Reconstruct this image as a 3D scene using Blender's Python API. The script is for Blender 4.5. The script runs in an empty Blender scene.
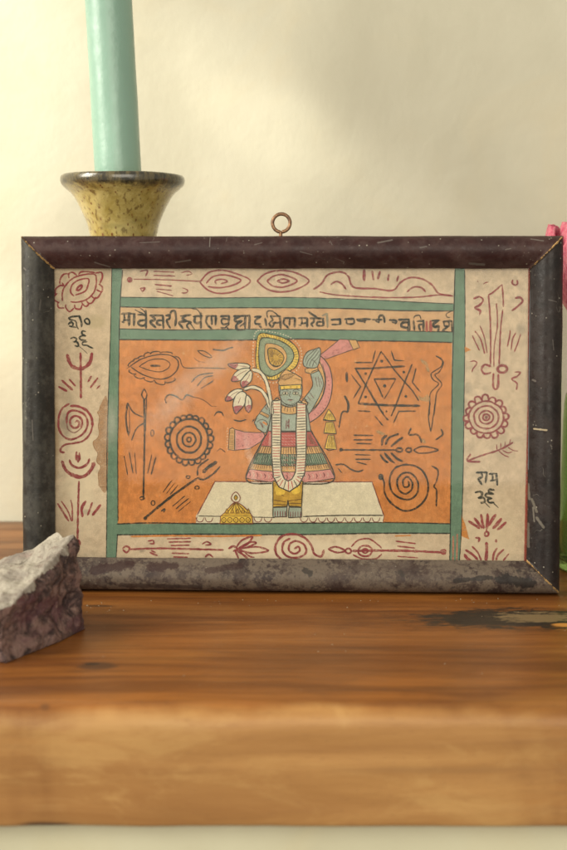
import bpy, math, random
from math import radians as R_, sin, cos, pi, atan2, tan
from mathutils import Vector, Matrix, noise
from mathutils.geometry import tessellate_polygon
random.seed(7)
sc = bpy.context.scene
col = sc.collection

# ------------------------------------------------------------------ helpers
def nm(tree, t, **kw):
    n = tree.nodes.new(t)
    for k, v in kw.items():
        setattr(n, k, v)
    return n

class MT:
    """small material builder"""
    def __init__(s, name):
        s.m = bpy.data.materials.new(name); s.m.use_nodes = True
        s.t = s.m.node_tree; s.t.nodes.clear()
        s.out = nm(s.t, 'ShaderNodeOutputMaterial')
        s.tc = nm(s.t, 'ShaderNodeTexCoord')
        s.co = s.tc.outputs['Object']
    def L(s, a, b): s.t.links.new(a, b)
    def setin(s, sock, v):
        if isinstance(v, bpy.types.NodeSocket): s.L(v, sock)
        elif isinstance(v, (tuple, list)) and len(v) == 3 and sock.type == 'RGBA': sock.default_value = (*v, 1)
        else: sock.default_value = v
    def mapping(s, scale=(1,1,1), loc=(0,0,0), rot=(0,0,0), co=None):
        n = nm(s.t, 'ShaderNodeMapping'); n.inputs['Scale'].default_value = scale
        n.inputs['Location'].default_value = loc; n.inputs['Rotation'].default_value = rot
        s.L(co or s.co, n.inputs['Vector']); return n.outputs[0]
    def noise(s, scale, detail=4, rough=.55, dist=0, co=None, color=False):
        n = nm(s.t, 'ShaderNodeTexNoise'); n.inputs['Scale'].default_value = scale
        n.inputs['Detail'].default_value = detail; n.inputs['Roughness'].default_value = rough
        n.inputs['Distortion'].default_value = dist
        s.L(co or s.co, n.inputs['Vector']); return n.outputs['Color' if color else 'Fac']
    def voro(s, scale, feature='F1', co=None, out='Distance', rnd=1):
        n = nm(s.t, 'ShaderNodeTexVoronoi', feature=feature); n.inputs['Scale'].default_value = scale
        n.inputs['Randomness'].default_value = rnd
        s.L(co or s.co, n.inputs['Vector']); return n.outputs[out]
    def ramp(s, f, a, b, lo=0., hi=1., smooth=True):
        n = nm(s.t, 'ShaderNodeMapRange'); n.interpolation_type = 'SMOOTHSTEP' if smooth else 'LINEAR'
        s.setin(n.inputs['Value'], f)
        n.inputs['From Min'].default_value = a; n.inputs['From Max'].default_value = b
        n.inputs['To Min'].default_value = lo; n.inputs['To Max'].default_value = hi
        return n.outputs[0]
    def math(s, op, a, b=0., c=0.):
        n = nm(s.t, 'ShaderNodeMath', operation=op)
        s.setin(n.inputs[0], a); s.setin(n.inputs[1], b)
        if op in ('MULTIPLY_ADD',): s.setin(n.inputs[2], c)
        return n.outputs[0]
    def mix(s, f, a, b, blend='MIX'):
        n = nm(s.t, 'ShaderNodeMix', data_type='RGBA', blend_type=blend)
        s.setin(n.inputs[0], f); s.setin(n.inputs[6], a); s.setin(n.inputs[7], b)
        return n.outputs[2]
    def xyz(s, co=None):
        n = nm(s.t, 'ShaderNodeSeparateXYZ'); s.L(co or s.co, n.inputs[0]); return n.outputs
    def bump(s, h, strength=.3, dist=.001, normal=None):
        n = nm(s.t, 'ShaderNodeBump'); n.inputs['Strength'].default_value = strength
        n.inputs['Distance'].default_value = dist; s.L(h, n.inputs['Height'])
        if normal: s.L(normal, n.inputs['Normal'])
        return n.outputs[0]
    def bsdf(s, color, rough=.5, spec=.5, normal=None, **kw):
        b = nm(s.t, 'ShaderNodeBsdfPrincipled')
        s.setin(b.inputs['Base Color'], color); s.setin(b.inputs['Roughness'], rough)
        s.setin(b.inputs['Specular IOR Level'], spec)
        if normal: s.L(normal, b.inputs['Normal'])
        for k, v in kw.items(): s.setin(b.inputs[k.replace('_', ' ')], v)
        return b.outputs[0]
    def done(s, sh): s.L(sh, s.out.inputs[0]); return s.m

def mesh_obj(name, verts, faces, mats, parent=None, midx=None, smooth=False):
    me = bpy.data.meshes.new(name); me.from_pydata([tuple(v) for v in verts], [], faces)
    for m in (mats if isinstance(mats, (list, tuple)) else [mats]): me.materials.append(m)
    if midx: me.polygons.foreach_set('material_index', midx)
    if smooth: me.polygons.foreach_set('use_smooth', [True]*len(me.polygons))
    me.update()
    o = bpy.data.objects.new(name, me); col.objects.link(o)
    if parent: o.parent = parent
    return o
def tag(o, label=None, cat=None, group=None, kind=None):
    if label: o['label'] = label
    if cat: o['category'] = cat
    if group: o['group'] = group
    if kind: o['kind'] = kind
    return o
def empty(name, loc=(0,0,0), rot=(0,0,0)):
    o = bpy.data.objects.new(name, None); col.objects.link(o); o.location = loc; o.rotation_euler = rot
    o.empty_display_size = .02; return o
def lathe(profile, n=96, wob=0, seed=0, close=False):
    vs, fs = [], []
    for r, z in profile:
        for k in range(n):
            a = 2*pi*k/n
            rr = r
            if wob: rr = r*(1+wob*noise.noise(Vector((cos(a)*1.3+seed, sin(a)*1.3, z*40))))
            vs.append((rr*cos(a), rr*sin(a), z + (wob*.02*noise.noise(Vector((cos(a)+seed, sin(a)+4, z*9))) if wob else 0)))
    for i in range(len(profile)-1):
        for k in range(n):
            k2 = (k+1) % n
            fs.append((i*n+k, i*n+k2, (i+1)*n+k2, (i+1)*n+k))
    return vs, fs
def tube(path, r, n=14):
    """tube along path of Vectors; r float or list"""
    vs, fs = [], []
    N = len(path); up = Vector((0, 0, 1)); prev = None
    for i, p in enumerate(path):
        d = (path[min(i+1, N-1)] - path[max(i-1, 0)]).normalized()
        if prev is None:
            a = d.cross(up) if abs(d.z) < .9 else d.cross(Vector((1, 0, 0)))
        else: a = prev - d*prev.dot(d)
        a.normalize(); prev = a; b = d.cross(a)
        rr = r[i] if isinstance(r, (list, tuple)) else r
        for k in range(n):
            t = 2*pi*k/n; vs.append(p + a*cos(t)*rr + b*sin(t)*rr)
    for i in range(N-1):
        for k in range(n):
            k2 = (k+1) % n; fs.append((i*n+k, i*n+k2, (i+1)*n+k2, (i+1)*n+k))
    fs.append(tuple(range(n-1, -1, -1))); fs.append(tuple(range((N-1)*n, N*n)))
    return vs, fs

# ------------------------------------------------------------------ camera
F = 1200.0; CX, CY = 283.5, 425.0; HOR = 270.0
pitch = math.atan((CY-HOR)/F); CH = .162
cam = bpy.data.cameras.new('camera'); co = bpy.data.objects.new('camera', cam); col.objects.link(co)
co.location = (0, 0, CH); co.rotation_euler = (pi/2 - pitch, 0, 0)
cam.sensor_fit = 'VERTICAL'; cam.sensor_height = 36; cam.lens = 36*F/850
cam.clip_start = .01; cam.clip_end = 50
cam.dof.use_dof = True; cam.dof.aperture_fstop = 8.5
sc.camera = co
def ray(x, y):
    d = Vector(((x-CX)/F, 1, -(y-CY)/F))          # camera looks along +Y before pitch
    c, s = cos(-pitch), sin(-pitch)
    return Vector((d.x, d.y*c - d.z*s, d.y*s + d.z*c))
O = Vector((0, 0, CH))
def onY(x, y, Y):  d = ray(x, y); return O + d*(Y/d.y)
def onZ(x, y, Z=0): d = ray(x, y); return O + d*((Z-CH)/d.z)

# ------------------------------------------------------------------ frame placement
LEAN, YAW, TH = R_(5.3), R_(-1.9), .015
FM = Matrix.Translation(onZ(291, 595.8, 0) + Vector((0, 0, TH*sin(LEAN)))) @ Matrix.Rotation(YAW, 4, 'Z') @ Matrix.Rotation(-LEAN, 4, 'X')
FI = FM.inverted()
def onF(x, y, yp=0.):
    o = FI @ O; d = (FI.to_3x3() @ ray(x, y)); t = (yp - o.y)/d.y; p = o + d*t
    return p.x, p.z
c = [onF(20.5, 237.6, .004), onF(563.5, 233.4, .004), onF(560.5, 594, .004), onF(22.5, 590.5, .004)]
X0 = (c[0][0]+c[3][0])/2; X1 = (c[1][0]+c[2][0])/2; Z1 = (c[0][1]+c[1][1])/2; Z0 = 0
print('frame corners', c, 'size', X1-X0, Z1)
cam.dof.focus_distance = ((FM @ Vector((0, 0, .09))) - O).length * cos(.02)
WALLY = onZ(5, 521, 0).y; FRONTY = onZ(283, 708, 0).y
print('wall', WALLY, 'front', FRONTY, 'frame', FM.translation)
THK = -onY(283, 828, FRONTY).z
print('thk', THK)

# ------------------------------------------------------------------ materials: setting
def plaster(name, base, dark, scale=1.):
    m = MT(name)
    n1 = m.noise(6*scale, 5, .6, .6); n2 = m.noise(38, 6, .6); n3 = m.noise(260, 4, .6)
    c = m.mix(m.ramp(n1, .35, .7), base, dark)
    warm = m.ramp(m.noise(9, 4, .6, 1.2, co=m.mapping(loc=(3, 1, 7))), .5, .75, 0, .35)
    c = m.mix(warm, c, (base[0]*1.02, base[1]*.93, base[2]*.80))
    c = m.mix(m.ramp(n2, .55, .8, 0, .18), c, (dark[0]*.85, dark[1]*.83, dark[2]*.78))
    h = m.math('ADD', m.math('MULTIPLY', n1, .9), m.math('ADD', m.math('MULTIPLY', n2, .35), m.math('MULTIPLY', n3, .08)))
    return m.done(m.bsdf(c, .82, .25, m.bump(h, .5, .003)))
M_wall = plaster('wall_plaster', (.60, .57, .46), (.52, .49, .385))
M_ledge = plaster('ledge_plaster', (.60, .57, .42), (.52, .48, .34))

def wood_mat():
    m = MT('shelf_wood')
    x, y, z = m.xyz()
    warp = m.noise(5, 3, .5, color=True)
    wv = nm(m.t, 'ShaderNodeVectorMath', operation='MULTIPLY_ADD')
    m.L(warp, wv.inputs[0]); wv.inputs[1].default_value = (.0, .020, .020); m.L(m.co, wv.inputs[2])
    cw = wv.outputs[0]
    g1 = m.noise(1, 5, .6, .5, co=m.mapping((5, 60, 60), co=cw))
    g2 = m.noise(1, 6, .65, .3, co=m.mapping((14, 260, 260), co=cw))
    g3 = m.noise(1, 3, .6, 0, co=m.mapping((60, 1400, 1400), co=cw))
    big = m.noise(1, 3, .5, .8, co=m.mapping((5, 16, 16), loc=(2.3, 1, 0), co=cw))
    c = m.mix(m.ramp(g1, .3, .7), (.135, .042, .008), (.32, .118, .024))
    c = m.mix(m.ramp(g2, .45, .75, 0, .55), c, (.07, .024, .006))
    c = m.mix(m.ramp(big, .52, .75, 0, .6), c, (.42, .185, .042))
    c = m.mix(m.ramp(g3, .5, .8, 0, .35), c, (.11, .04, .012))
    mot = m.noise(34, 6, .7, .6, co=m.mapping((.5, 1, 1), loc=(8, 3, 1)))
    c = m.mix(m.ramp(mot, .48, .68, 0, .45), c, (.12, .042, .010))
    pore = m.noise(1, 4, .75, 0, co=m.mapping((260, 1500, 1500)))
    c = m.mix(m.ramp(pore, .58, .70, 0, .55), c, (.07, .026, .008))
    # worn pale front edge, its border wanders along the shelf
    eb = m.noise(1, 5, .6, .3, co=m.mapping((11, 3, 3)))
    border = m.math('MULTIPLY_ADD', eb, .019, FRONTY - .0062)
    worn = m.ramp(m.math('SUBTRACT', border, y), -.0035, .003)
    pale = m.mix(m.ramp(g1, .3, .7), (.31, .140, .038), (.44, .225, .072))
    pale = m.mix(m.ramp(g2, .48, .8, 0, .30), pale, (.24, .11, .034))
    pale = m.mix(m.ramp(pore, .56, .70, 0, .45), pale, (.24, .11, .036))
    blot = m.noise(30, 6, .7, .8, co=m.mapping((.55, 1, 1.5)))
    pale = m.mix(m.ramp(blot, .46, .66, 0, .6), pale, (.50, .285, .10))
    pale = m.mix(m.ramp(m.noise(55, 6, .75, .8, co=m.mapping((.5, 1, 1.6), loc=(4, 2, 2))), .52, .7, 0, .5), pale, (.34, .16, .045))
    c = m.mix(worn, c, pale)
    # marks with a place of their own
    def mark(px, py, rx, ry, colr, soft=.5, amp=.6, st=1., freq=60, edge=None):
        nonlocal c
        if edge is None: p = onZ(px, py, 0)
        else: p = onY(px, py, FRONTY)
        dx = m.math('DIVIDE', m.math('SUBTRACT', x, p.x), rx)
        dy = m.math('DIVIDE', m.math('SUBTRACT', y if edge is None else z, p.y if edge is None else p.z), ry)
        d = m.math('SQRT', m.math('ADD', m.math('MULTIPLY', dx, dx), m.math('MULTIPLY', dy, dy)))
        d = m.math('ADD', d, m.math('MULTIPLY', m.math('SUBTRACT', m.noise(freq, 5, .7, co=m.mapping((1, 2.2, 2.2))), .5), amp*2))
        d = m.math('ADD', d, m.math('MULTIPLY', m.math('SUBTRACT', g2, .5), amp*1.2))
        f = m.ramp(d, 1-soft, 1, st, 0)
        c = m.mix(f, c, colr)
    mark(514, 619, .064, .0250, (.085, .034, .010), .8, 1.2, .75, 90)
    mark(518, 619, .052, .0185, (.020, .017, .013), .3, .9, .95, 110)
    mark(536, 617, .022, .0100, (.24, .165, .08), .5, 1.3, .85, 150)
    mark(566, 625, .008, .0035, (.62, .27, .06), .4, .4, .9)
    mark(97, 666, .010, .0060, (.060, .024, .010), .5, .4, .85)
    mark(92, 664, .004, .0022, (.02, .01, .006), .5, .4, .8)
    mark(45, 703, .003, .0022, (.10, .04, .015), .7, .3, .6)
    mark(370, 690, .040, .0016, (.10, .04, .014), .7, .5, .7)
    mark(98, 606, .010, .0030, (.05, .028, .015), .6, .5, .7)
    mark(460, 650, .035, .0025, (.09, .036, .012), .8, .5, .55)
    mark(45, 825, .014, .0016, (.08, .035, .012), .6, .5, .9, 60, 1)
    mark(440, 770, .05, .002, (.30, .15, .05), .8, .6, .5, 60, 1)
    h = m.math('ADD', m.math('MULTIPLY', g2, .5), m.math('MULTIPLY', g3, .4))
    nb = m.bump(h, .35, .0006)
    rough = m.math('ADD', m.math('MULTIPLY', worn, .12), m.ramp(g1, .2, .8, .44, .30))
    return m.done(m.bsdf(c, rough, .42, nb))
M_wood = wood_mat()

# ------------------------------------------------------------------ wall, ledge, shelf
def grid_wall(name, x0, x1, z0, z1, y0, y1, mat, nx=60, nz=60, amp=.0015):
    vs, fs = [], []
    for j in range(nz+1):
        for i in range(nx+1):
            x = x0+(x1-x0)*i/nx; z = z0+(z1-z0)*j/nz
            vs.append((x, y0 + amp*noise.noise(Vector((x*7, 3, z*7))), z))
    for j in range(nz):
        for i in range(nx):
            a = j*(nx+1)+i; fs.append((a, a+1, a+nx+2, a+nx+1))
    b = len(vs)
    vs += [(x0, y1, z0), (x1, y1, z0), (x1, y1, z1), (x0, y1, z1)]
    fs.append((b+3, b+2, b+1, b))
    bot = [i for i in range(nx+1)]; top = [nz*(nx+1)+i for i in range(nx+1)]
    lf = [j*(nx+1) for j in range(nz+1)]; rt = [j*(nx+1)+nx for j in range(nz+1)]
    fs.append(tuple(bot[::-1]+[b, b+1])); fs.append(tuple(top+[b+2, b+3]))
    fs.append(tuple(lf+[b+3, b])); fs.append(tuple(rt[::-1]+[b+1, b+2]))
    o = mesh_obj(name, vs, fs, mat, smooth=False)
    for p in o.data.polygons[:nx*nz]: p.use_smooth = True
    return o
w = grid_wall('wall', -1.1, 1.3, -.3, 1.3, WALLY, WALLY+.12, M_wall, 120, 90)
tag(w, 'cream plastered wall behind the picture frame', 'wall', kind='structure')
w = grid_wall('plaster_ledge', -1.1, 1.3, -.6, -THK-.0005, FRONTY+.005, WALLY-.002, M_ledge, 100, 40, .001)
tag(w, 'pale plaster under the front of the wooden shelf', 'ledge', kind='structure')

def shelf():
    vs, fs = [], []; nx = 520; xs = [-1.0 + 2.0*i/nx for i in range(nx+1)]
    rows = None
    for x in xs:
        n1 = noise.noise(Vector((x*9, 1, 2))); n2 = noise.noise(Vector((x*30, 5, 2))); n3 = noise.noise(Vector((x*90, 9, 2)))
        r = .009 + .004*n1 + .0015*n2
        fy = FRONTY + .0010*n1 + .0004*n2
        prof = [(WALLY-.001, 0)]
        for k in range(1, 15): prof.append((WALLY-.001 - (WALLY-.001-(fy+r))*k/15, .00018*noise.noise(Vector((x*12, k*1.7, 0)))))
        for k in range(0, 9):
            a = pi/2*k/8; prof.append((fy+r-r*sin(a), -r+r*cos(a)))
        for k in range(1, 9): prof.append((fy + .0006*noise.noise(Vector((x*14, k*.9, 3))), -r-(THK-r-.003)*k/9))
        rb = .0022+.0007*n2+.0004*n3
        for k in range(0, 5):
            a = pi/2*k/4; prof.append((fy+rb-rb*cos(a), -THK+rb-rb*sin(a)))
        prof.append((WALLY-.001, -THK))
        rows = len(prof)
        vs += [(x, p[0], p[1]) for p in prof]
    for i in range(nx):
        for j in range(rows-1):
            a = i*rows+j; fs.append((a, a+1, a+rows+1, a+rows))
    fs.append(tuple(range(rows-1, -1, -1))); fs.append(tuple(nx*rows+j for j in range(rows)))
    fs += [(i*rows, (i+1)*rows, (i+1)*rows+rows-1, i*rows+rows-1) for i in range(nx)]
    o = mesh_obj('wooden_shelf', vs, fs, M_wood, smooth=True)
    o.data.polygons[len(fs)-1].use_smooth = False
    return o
tag(shelf(), 'thick brown wooden shelf with worn pale front edge under the picture frame', 'shelf')

# ------------------------------------------------------------------ frame
def rail_mat(name, base, base2, dust, dustamt, specks=1., blotch=None, rough=(.32, .6), marks=()):
    m = MT(name)
    x, y, z = m.xyz()
    n1 = m.noise(45, 6, .65, .4); n2 = m.noise(240, 5, .7); n3 = m.noise(900, 3, .6)
    c = m.mix(m.ramp(n1, .35, .65), base, base2)
    dm = m.ramp(m.math('ADD', m.math('MULTIPLY', n1, .45), m.math('MULTIPLY', n2, .55)), .44, .64, 0, dustamt)
    c = m.mix(dm, c, dust)
    if blotch:
        b1 = m.math('ADD', m.math('MULTIPLY', m.noise(60, 7, .75, .3, co=m.mapping(loc=(1.3, 0, .4))), .6), m.math('MULTIPLY', m.noise(420, 5, .8), .4))
        c = m.mix(m.ramp(b1, .45, .54, 0, .95), c, blotch)
        c = m.mix(m.ramp(m.noise(600, 4, .8), .5, .68, 0, .5), c, tuple(a*.45 for a in blotch))
        c = m.mix(m.ramp(m.noise(160, 6, .7), .58, .68, 0, .7), c, (.02, .017, .018))
    # pale specks and short scratches
    v = m.voro(330, co=m.mapping((1, 1, 1)))
    c = m.mix(m.math('MULTIPLY', m.ramp(v, .06, .17, .75*specks, 0), m.ramp(m.noise(90, 3, .6), .5, .62)), c, (.36, .33, .27))
    wv = nm(m.t, 'ShaderNodeVectorMath', operation='MULTIPLY_ADD')
    m.L(m.noise(60, 3, .6, color=True), wv.inputs[0]); wv.inputs[1].default_value = (.03, .03, .03); m.L(m.co, wv.inputs[2])
    v2 = m.voro(42, 'DISTANCE_TO_EDGE', co=wv.outputs[0])
    c = m.mix(m.math('MULTIPLY', m.ramp(v2, .004, .014, .28*specks, 0), m.ramp(m.noise(70, 3, .6, co=m.mapping(loc=(4, 4, 4))), .58, .66)), c, (.30, .27, .23))
    for (ax, ay, bx, by, wd, colr, st) in marks:
        a = onF(ax, ay, .002); b_ = onF(bx, by, .002); dx, dz = b_[0]-a[0], b_[1]-a[1]; Ln = math.hypot(dx, dz) or 1; dx /= Ln; dz /= Ln
        px_ = m.math('SUBTRACT', x, a[0]); pz_ = m.math('SUBTRACT', z, a[1])
        al = m.math('ADD', m.math('MULTIPLY', px_, dx), m.math('MULTIPLY', pz_, dz)); al = m.math('SUBTRACT', al, m.math('MINIMUM', m.math('MAXIMUM', al, 0), Ln))
        ac = m.math('ADD', m.math('MULTIPLY', px_, -dz), m.math('MULTIPLY', pz_, dx))
        d = m.math('SQRT', m.math('ADD', m.math('MULTIPLY', al, al), m.math('MULTIPLY', ac, ac)))
        big = wd > 3; d = m.math('ADD', m.math('DIVIDE', d, wd*(.0005 if wd > 3 else .0004)), m.math('MULTIPLY', m.math('SUBTRACT', m.noise(260 if big else 700, 6, .8), .5), 2.6 if big else 1.4))
        c = m.mix(m.ramp(d, .55, .85 if big else 1.0, st, 0), c, colr)
    # chipped wood along the four mitres
    cx = (X0+X1)/2
    u = m.math('SUBTRACT', (X1-X0)/2, m.math('ABSOLUTE', m.math('SUBTRACT', x, cx)))
    vt = m.math('SUBTRACT', Z1, z)
    d1 = m.math('ABSOLUTE', m.math('SUBTRACT', u, vt)); d2 = m.math('ABSOLUTE', m.math('SUBTRACT', u, z))
    d = m.math('MINIMUM', d1, d2)
    nn = m.noise(330, 5, .75)
    d = m.math('ADD', d, m.math('MULTIPLY', m.math('SUBTRACT', nn, .54), .0038))
    chip = m.ramp(d, .0001, .00045, 1, 0)
    wood = m.mix(nn, (.62, .40, .16), (.30, .15, .055))
    c = m.mix(chip, c, wood)
    h = m.math('ADD', m.math('ADD', m.math('MULTIPLY', n1, .8), m.math('MULTIPLY', n2, .5)), m.math('MULTIPLY', n3, .12))
    h = m.math('SUBTRACT', h, m.math('MULTIPLY', chip, .6))
    r = m.math('ADD', m.ramp(n2, .3, .7, rough[0], rough[1]), m.math('MULTIPLY', dm, .25))
    return m.done(m.bsdf(c, r, .30, m.bump(h, .5, .0007)))
M_raw = MT('raw_wood'); M_raw = M_raw.done(M_raw.bsdf(M_raw.mix(M_raw.noise(400), (.5, .3, .12), (.25, .12, .05)), .8, .2))
PALE = (.15, .13, .115)
RM = {
 'top': rail_mat('maroon_paint', (.030, .012, .012), (.046, .018, .017), (.095, .062, .054), .35, .9, marks=[(210, 237, 210, 247, .8, PALE, .8), (175, 262, 190, 260, 1., PALE, .5), (378, 243, 392, 240, 1.3, PALE, .6), (300, 252, 312, 255, .7, PALE, .5), (94, 262, 108, 266, .9, PALE, .6), (470, 263, 485, 264, 1.6, (.10,.09,.08), .7), (531, 239, 543, 241, 1., PALE, .7), (255, 245, 262, 243, .8, PALE, .5), (420, 248, 426, 247, 1.2, PALE, .5), (505, 250, 510, 249, .9, PALE, .6), (330, 241, 332, 245, .7, PALE, .5), (140, 243, 160, 242, .7, PALE, .5)]),
 'left': rail_mat('dusty_grey_paint', (.020, .018, .016), (.036, .032, .028), (.095, .092, .078), .5, 1.1, marks=[(24, 275, 26, 330, 2.2, (.12, .12, .10), .4), (26, 360, 25, 440, 2.4, (.12, .12, .10), .4), (41, 300, 40, 310, 1, PALE, .4), (33, 420, 34, 440, .8, PALE, .5), (24, 268, 26, 270, 1.2, PALE, .7)]),  # long pale outer strips paint in the sheen of the lit side
 'right': rail_mat('black_paint', (.010, .007, .007), (.020, .012, .011), (.05, .042, .038), .35, 1.0, marks=[(530, 485, 531, 500, 1.6, (.26, .23, .18), .38), (533, 500, 537, 512, 1.8, (.26, .23, .18), .38), (537, 518, 543, 527, 2.0, (.28, .25, .2), .38), (530, 525, 530, 548, 1.8, (.22, .19, .15), .38), (534, 508, 535, 522, 1.0, (.3, .27, .22), .38), (535, 429, 546, 430, 1.3, (.42, .34, .22), .8), (550, 445, 551, 447, 1.1, PALE, .6), (534, 380, 536, 381, 1.5, PALE, .6), (531.5, 290, 530, 470, .8, (.14, .15, .17), .6), (548, 300, 556, 302, .8, PALE, .4), (552, 340, 553, 350, .8, PALE, .4)]),  # long bluish inner line is a painted highlight, the other marks are wear
 'bottom': rail_mat('worn_grey_paint', (.034, .022, .021), (.055, .035, .030), (.13, .10, .08), .6, .5, (.135, .103, .078), (.45, .7), marks=[(500, 578, 530, 583, 7, (.018, .014, .013), .9), (455, 580, 490, 577, 3.2, (.02, .016, .015), .8), (95, 570, 130, 565, 6, (.035, .016, .015), .85), (150, 568, 175, 566, 5, (.035, .016, .015), .8), (305, 571, 310, 573, 4, (.03, .025, .022), .8), (400, 572, 402, 575, 3.4, (.04, .032, .028), .8), (208, 571, 240, 566, 4, (.04, .02, .018), .7), (120, 585, 200, 587, 3.2, (.03, .018, .016), .7)]),
}
W = X1-X0; PW = .0160
frame = empty('picture_frame'); frame.matrix_world = FM
tag(frame, 'old dark painted wooden picture frame holding an orange folk painting, standing on the shelf', 'picture frame')
PROF = [(0, TH), (0, .0062), (.0002, .0048), (.0008, .0034), (.0018, .0021), (.0032, .0010), (.0050, .0003), (.0068, 0), (.0086, .0003), (.0102, .0011),
        (.0118, .0024), (.0132, .0039), (.0144, .0055), (.0152, .0066), (.0158, .0072), (PW, .0076), (PW, .0084), (PW-.004, .0086), (PW-.004, TH)]
def rail(side, label):
    n = 110; vs, fs = [], []
    for i in range(n+1):
        t = i/n
        for u, y in PROF:
            g = .00010
            if side in ('top', 'bottom'):
                x = X0+u+g + t*(W-2*u-2*g); z = (Z1-u) if side == 'top' else u
            else:
                z = u+g + t*(Z1-2*u-2*g); x = X0+u if side == 'left' else X1-u
            p = Vector((x, y, z)); k = .00022 if y < TH-.001 else 0
            q = noise.noise_vector(p*38)*k + noise.noise_vector(p*160)*k*.45
            vs.append(p + Vector((q.x*(side in ('left', 'right')), q.y, q.z*(side in ('top', 'bottom')) if side != 'bottom' or u > .001 else 0)))
    m = len(PROF); flip = side in ('top', 'right')
    mi = []
    for i in range(n):
        for j in range(m):
            j2 = (j+1) % m
            f = (i*m+j, i*m+j2, (i+1)*m+j2, (i+1)*m+j)
            fs.append(f if flip else f[::-1]); mi.append(0)
    fs.append(tuple(range(m))); fs.append(tuple(n*m+j for j in range(m-1, -1, -1))); mi += [1, 1]
    o = mesh_obj('rail', vs, fs, [RM[side], M_raw], frame, mi, True)
    for p in o.data.polygons[-2:]: p.use_smooth = False
    o['label'] = label
    mod = o.modifiers.new('edge', 'EDGE_SPLIT') if False else None
    return o
rail('top', 'dark maroon top rail with pale scratches')
rail('bottom', 'worn grey brown bottom rail')
rail('left', 'dusty grey left rail')
rail('right', 'black right rail with pale chips')

# backing board
def box(x0, x1, y0, y1, z0, z1):
    v = [(x0,y0,z0),(x1,y0,z0),(x1,y1,z0),(x0,y1,z0),(x0,y0,z1),(x1,y0,z1),(x1,y1,z1),(x0,y1,z1)]
    f = [(0,3,2,1),(4,5,6,7),(0,1,5,4),(1,2,6,5),(2,3,7,6),(3,0,4,7)]
    return v, f
mb = MT('card'); mb = mb.done(mb.bsdf(mb.mix(mb.noise(200), (.25, .17, .09), (.18, .12, .06)), .9, .1))
v, f = box(X0+.0128, X1-.0128, 0.0115, .0135, .0128, Z1-.0128); mesh_obj('backing_board', v, f, mb, frame)

# screw eye
def eye():
    m = MT('bronze_wire'); n = m.noise(500, 4, .7)
    mat = m.done(m.bsdf(m.mix(m.ramp(n, .35, .65), (.30, .165, .085), (.13, .07, .045)), .42, .5, m.bump(n, .4, .0003), Metallic=.55))
    xz = onF(281.3, 223.0, .008); r = .0045
    path = []
    for k in range(40):
        a = -pi/2 + .10 + (2*pi-.16)*k/39
        path.append(Vector((xz[0] + r*cos(a)*.98, .0080 + .0007*(k/39-.5), xz[1] + r*sin(a))))
    path.append(Vector((xz[0]-.0003, .008, xz[1]-r-.0020))); path.append(Vector((xz[0]-.0003, .008, Z1-.006)))
    v, f = tube(path, [.00090]*len(path), 14)
    mesh_obj('screw_eye', v, f, mat, frame, smooth=True)
eye()

# ------------------------------------------------------------------ the painting
PY = .0104      # paper plane in frame space
BUF = {'v': [], 'f': [], 'm': []}
MATN = []; 
OX, OY, SCL = 0., 0., 1.
def reg(x, y, s):
    global OX, OY, SCL
    OX, OY, SCL = x, y, s
ZI = [0]; ZB = [0.]
def P(pt): return (OX + pt[0]/SCL, OY + pt[1]/SCL)
def pts(s):
    if isinstance(s, str):
        return [tuple(float(q) for q in a.split(',')) for a in s.split()]
    return s
def mi_(mat):
    if mat not in MATN: MATN.append(mat)
    return MATN.index(mat)
def emit(vpx, faces, mat, ramp=0.):
    b = len(BUF['v']); ZI[0] += 1
    if ramp == 0: ZB[0] += 5.5; zz = ZB[0]
    else: zz = ZB[0] + 1.4 + (ZI[0] % 4)*.9
    dy = PY - .00002 - zz*1e-6
    for i, (x, y) in enumerate(vpx):
        lx, lz = onF(x, y, PY); BUF['v'].append((lx, dy - ramp*i, lz))
    k = mi_(mat)
    for f in faces:
        BUF['f'].append(tuple(b+i for i in f)); BUF['m'].append(k)
def cr(p, closed, step):
    n = len(p); out = []
    segs = n if closed else n-1
    for i in range(segs):
        g = lambda k: p[k % n] if closed else p[max(0, min(n-1, k))]
        p0, p1, p2, p3 = g(i-1), g(i), g(i+1), g(i+2)
        L = math.hypot(p2[0]-p1[0], p2[1]-p1[1]); m = max(2, int(L/step))
        for j in range(m):
            t = j/m
            out.append(tuple(.5*((2*p1[a]) + (-p0[a]+p2[a])*t + (2*p0[a]-5*p1[a]+4*p2[a]-p3[a])*t*t + (-p0[a]+3*p1[a]-3*p2[a]+p3[a])*t**3) for a in (0, 1)))
    if not closed: out.append(p[-1])
    return out
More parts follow.
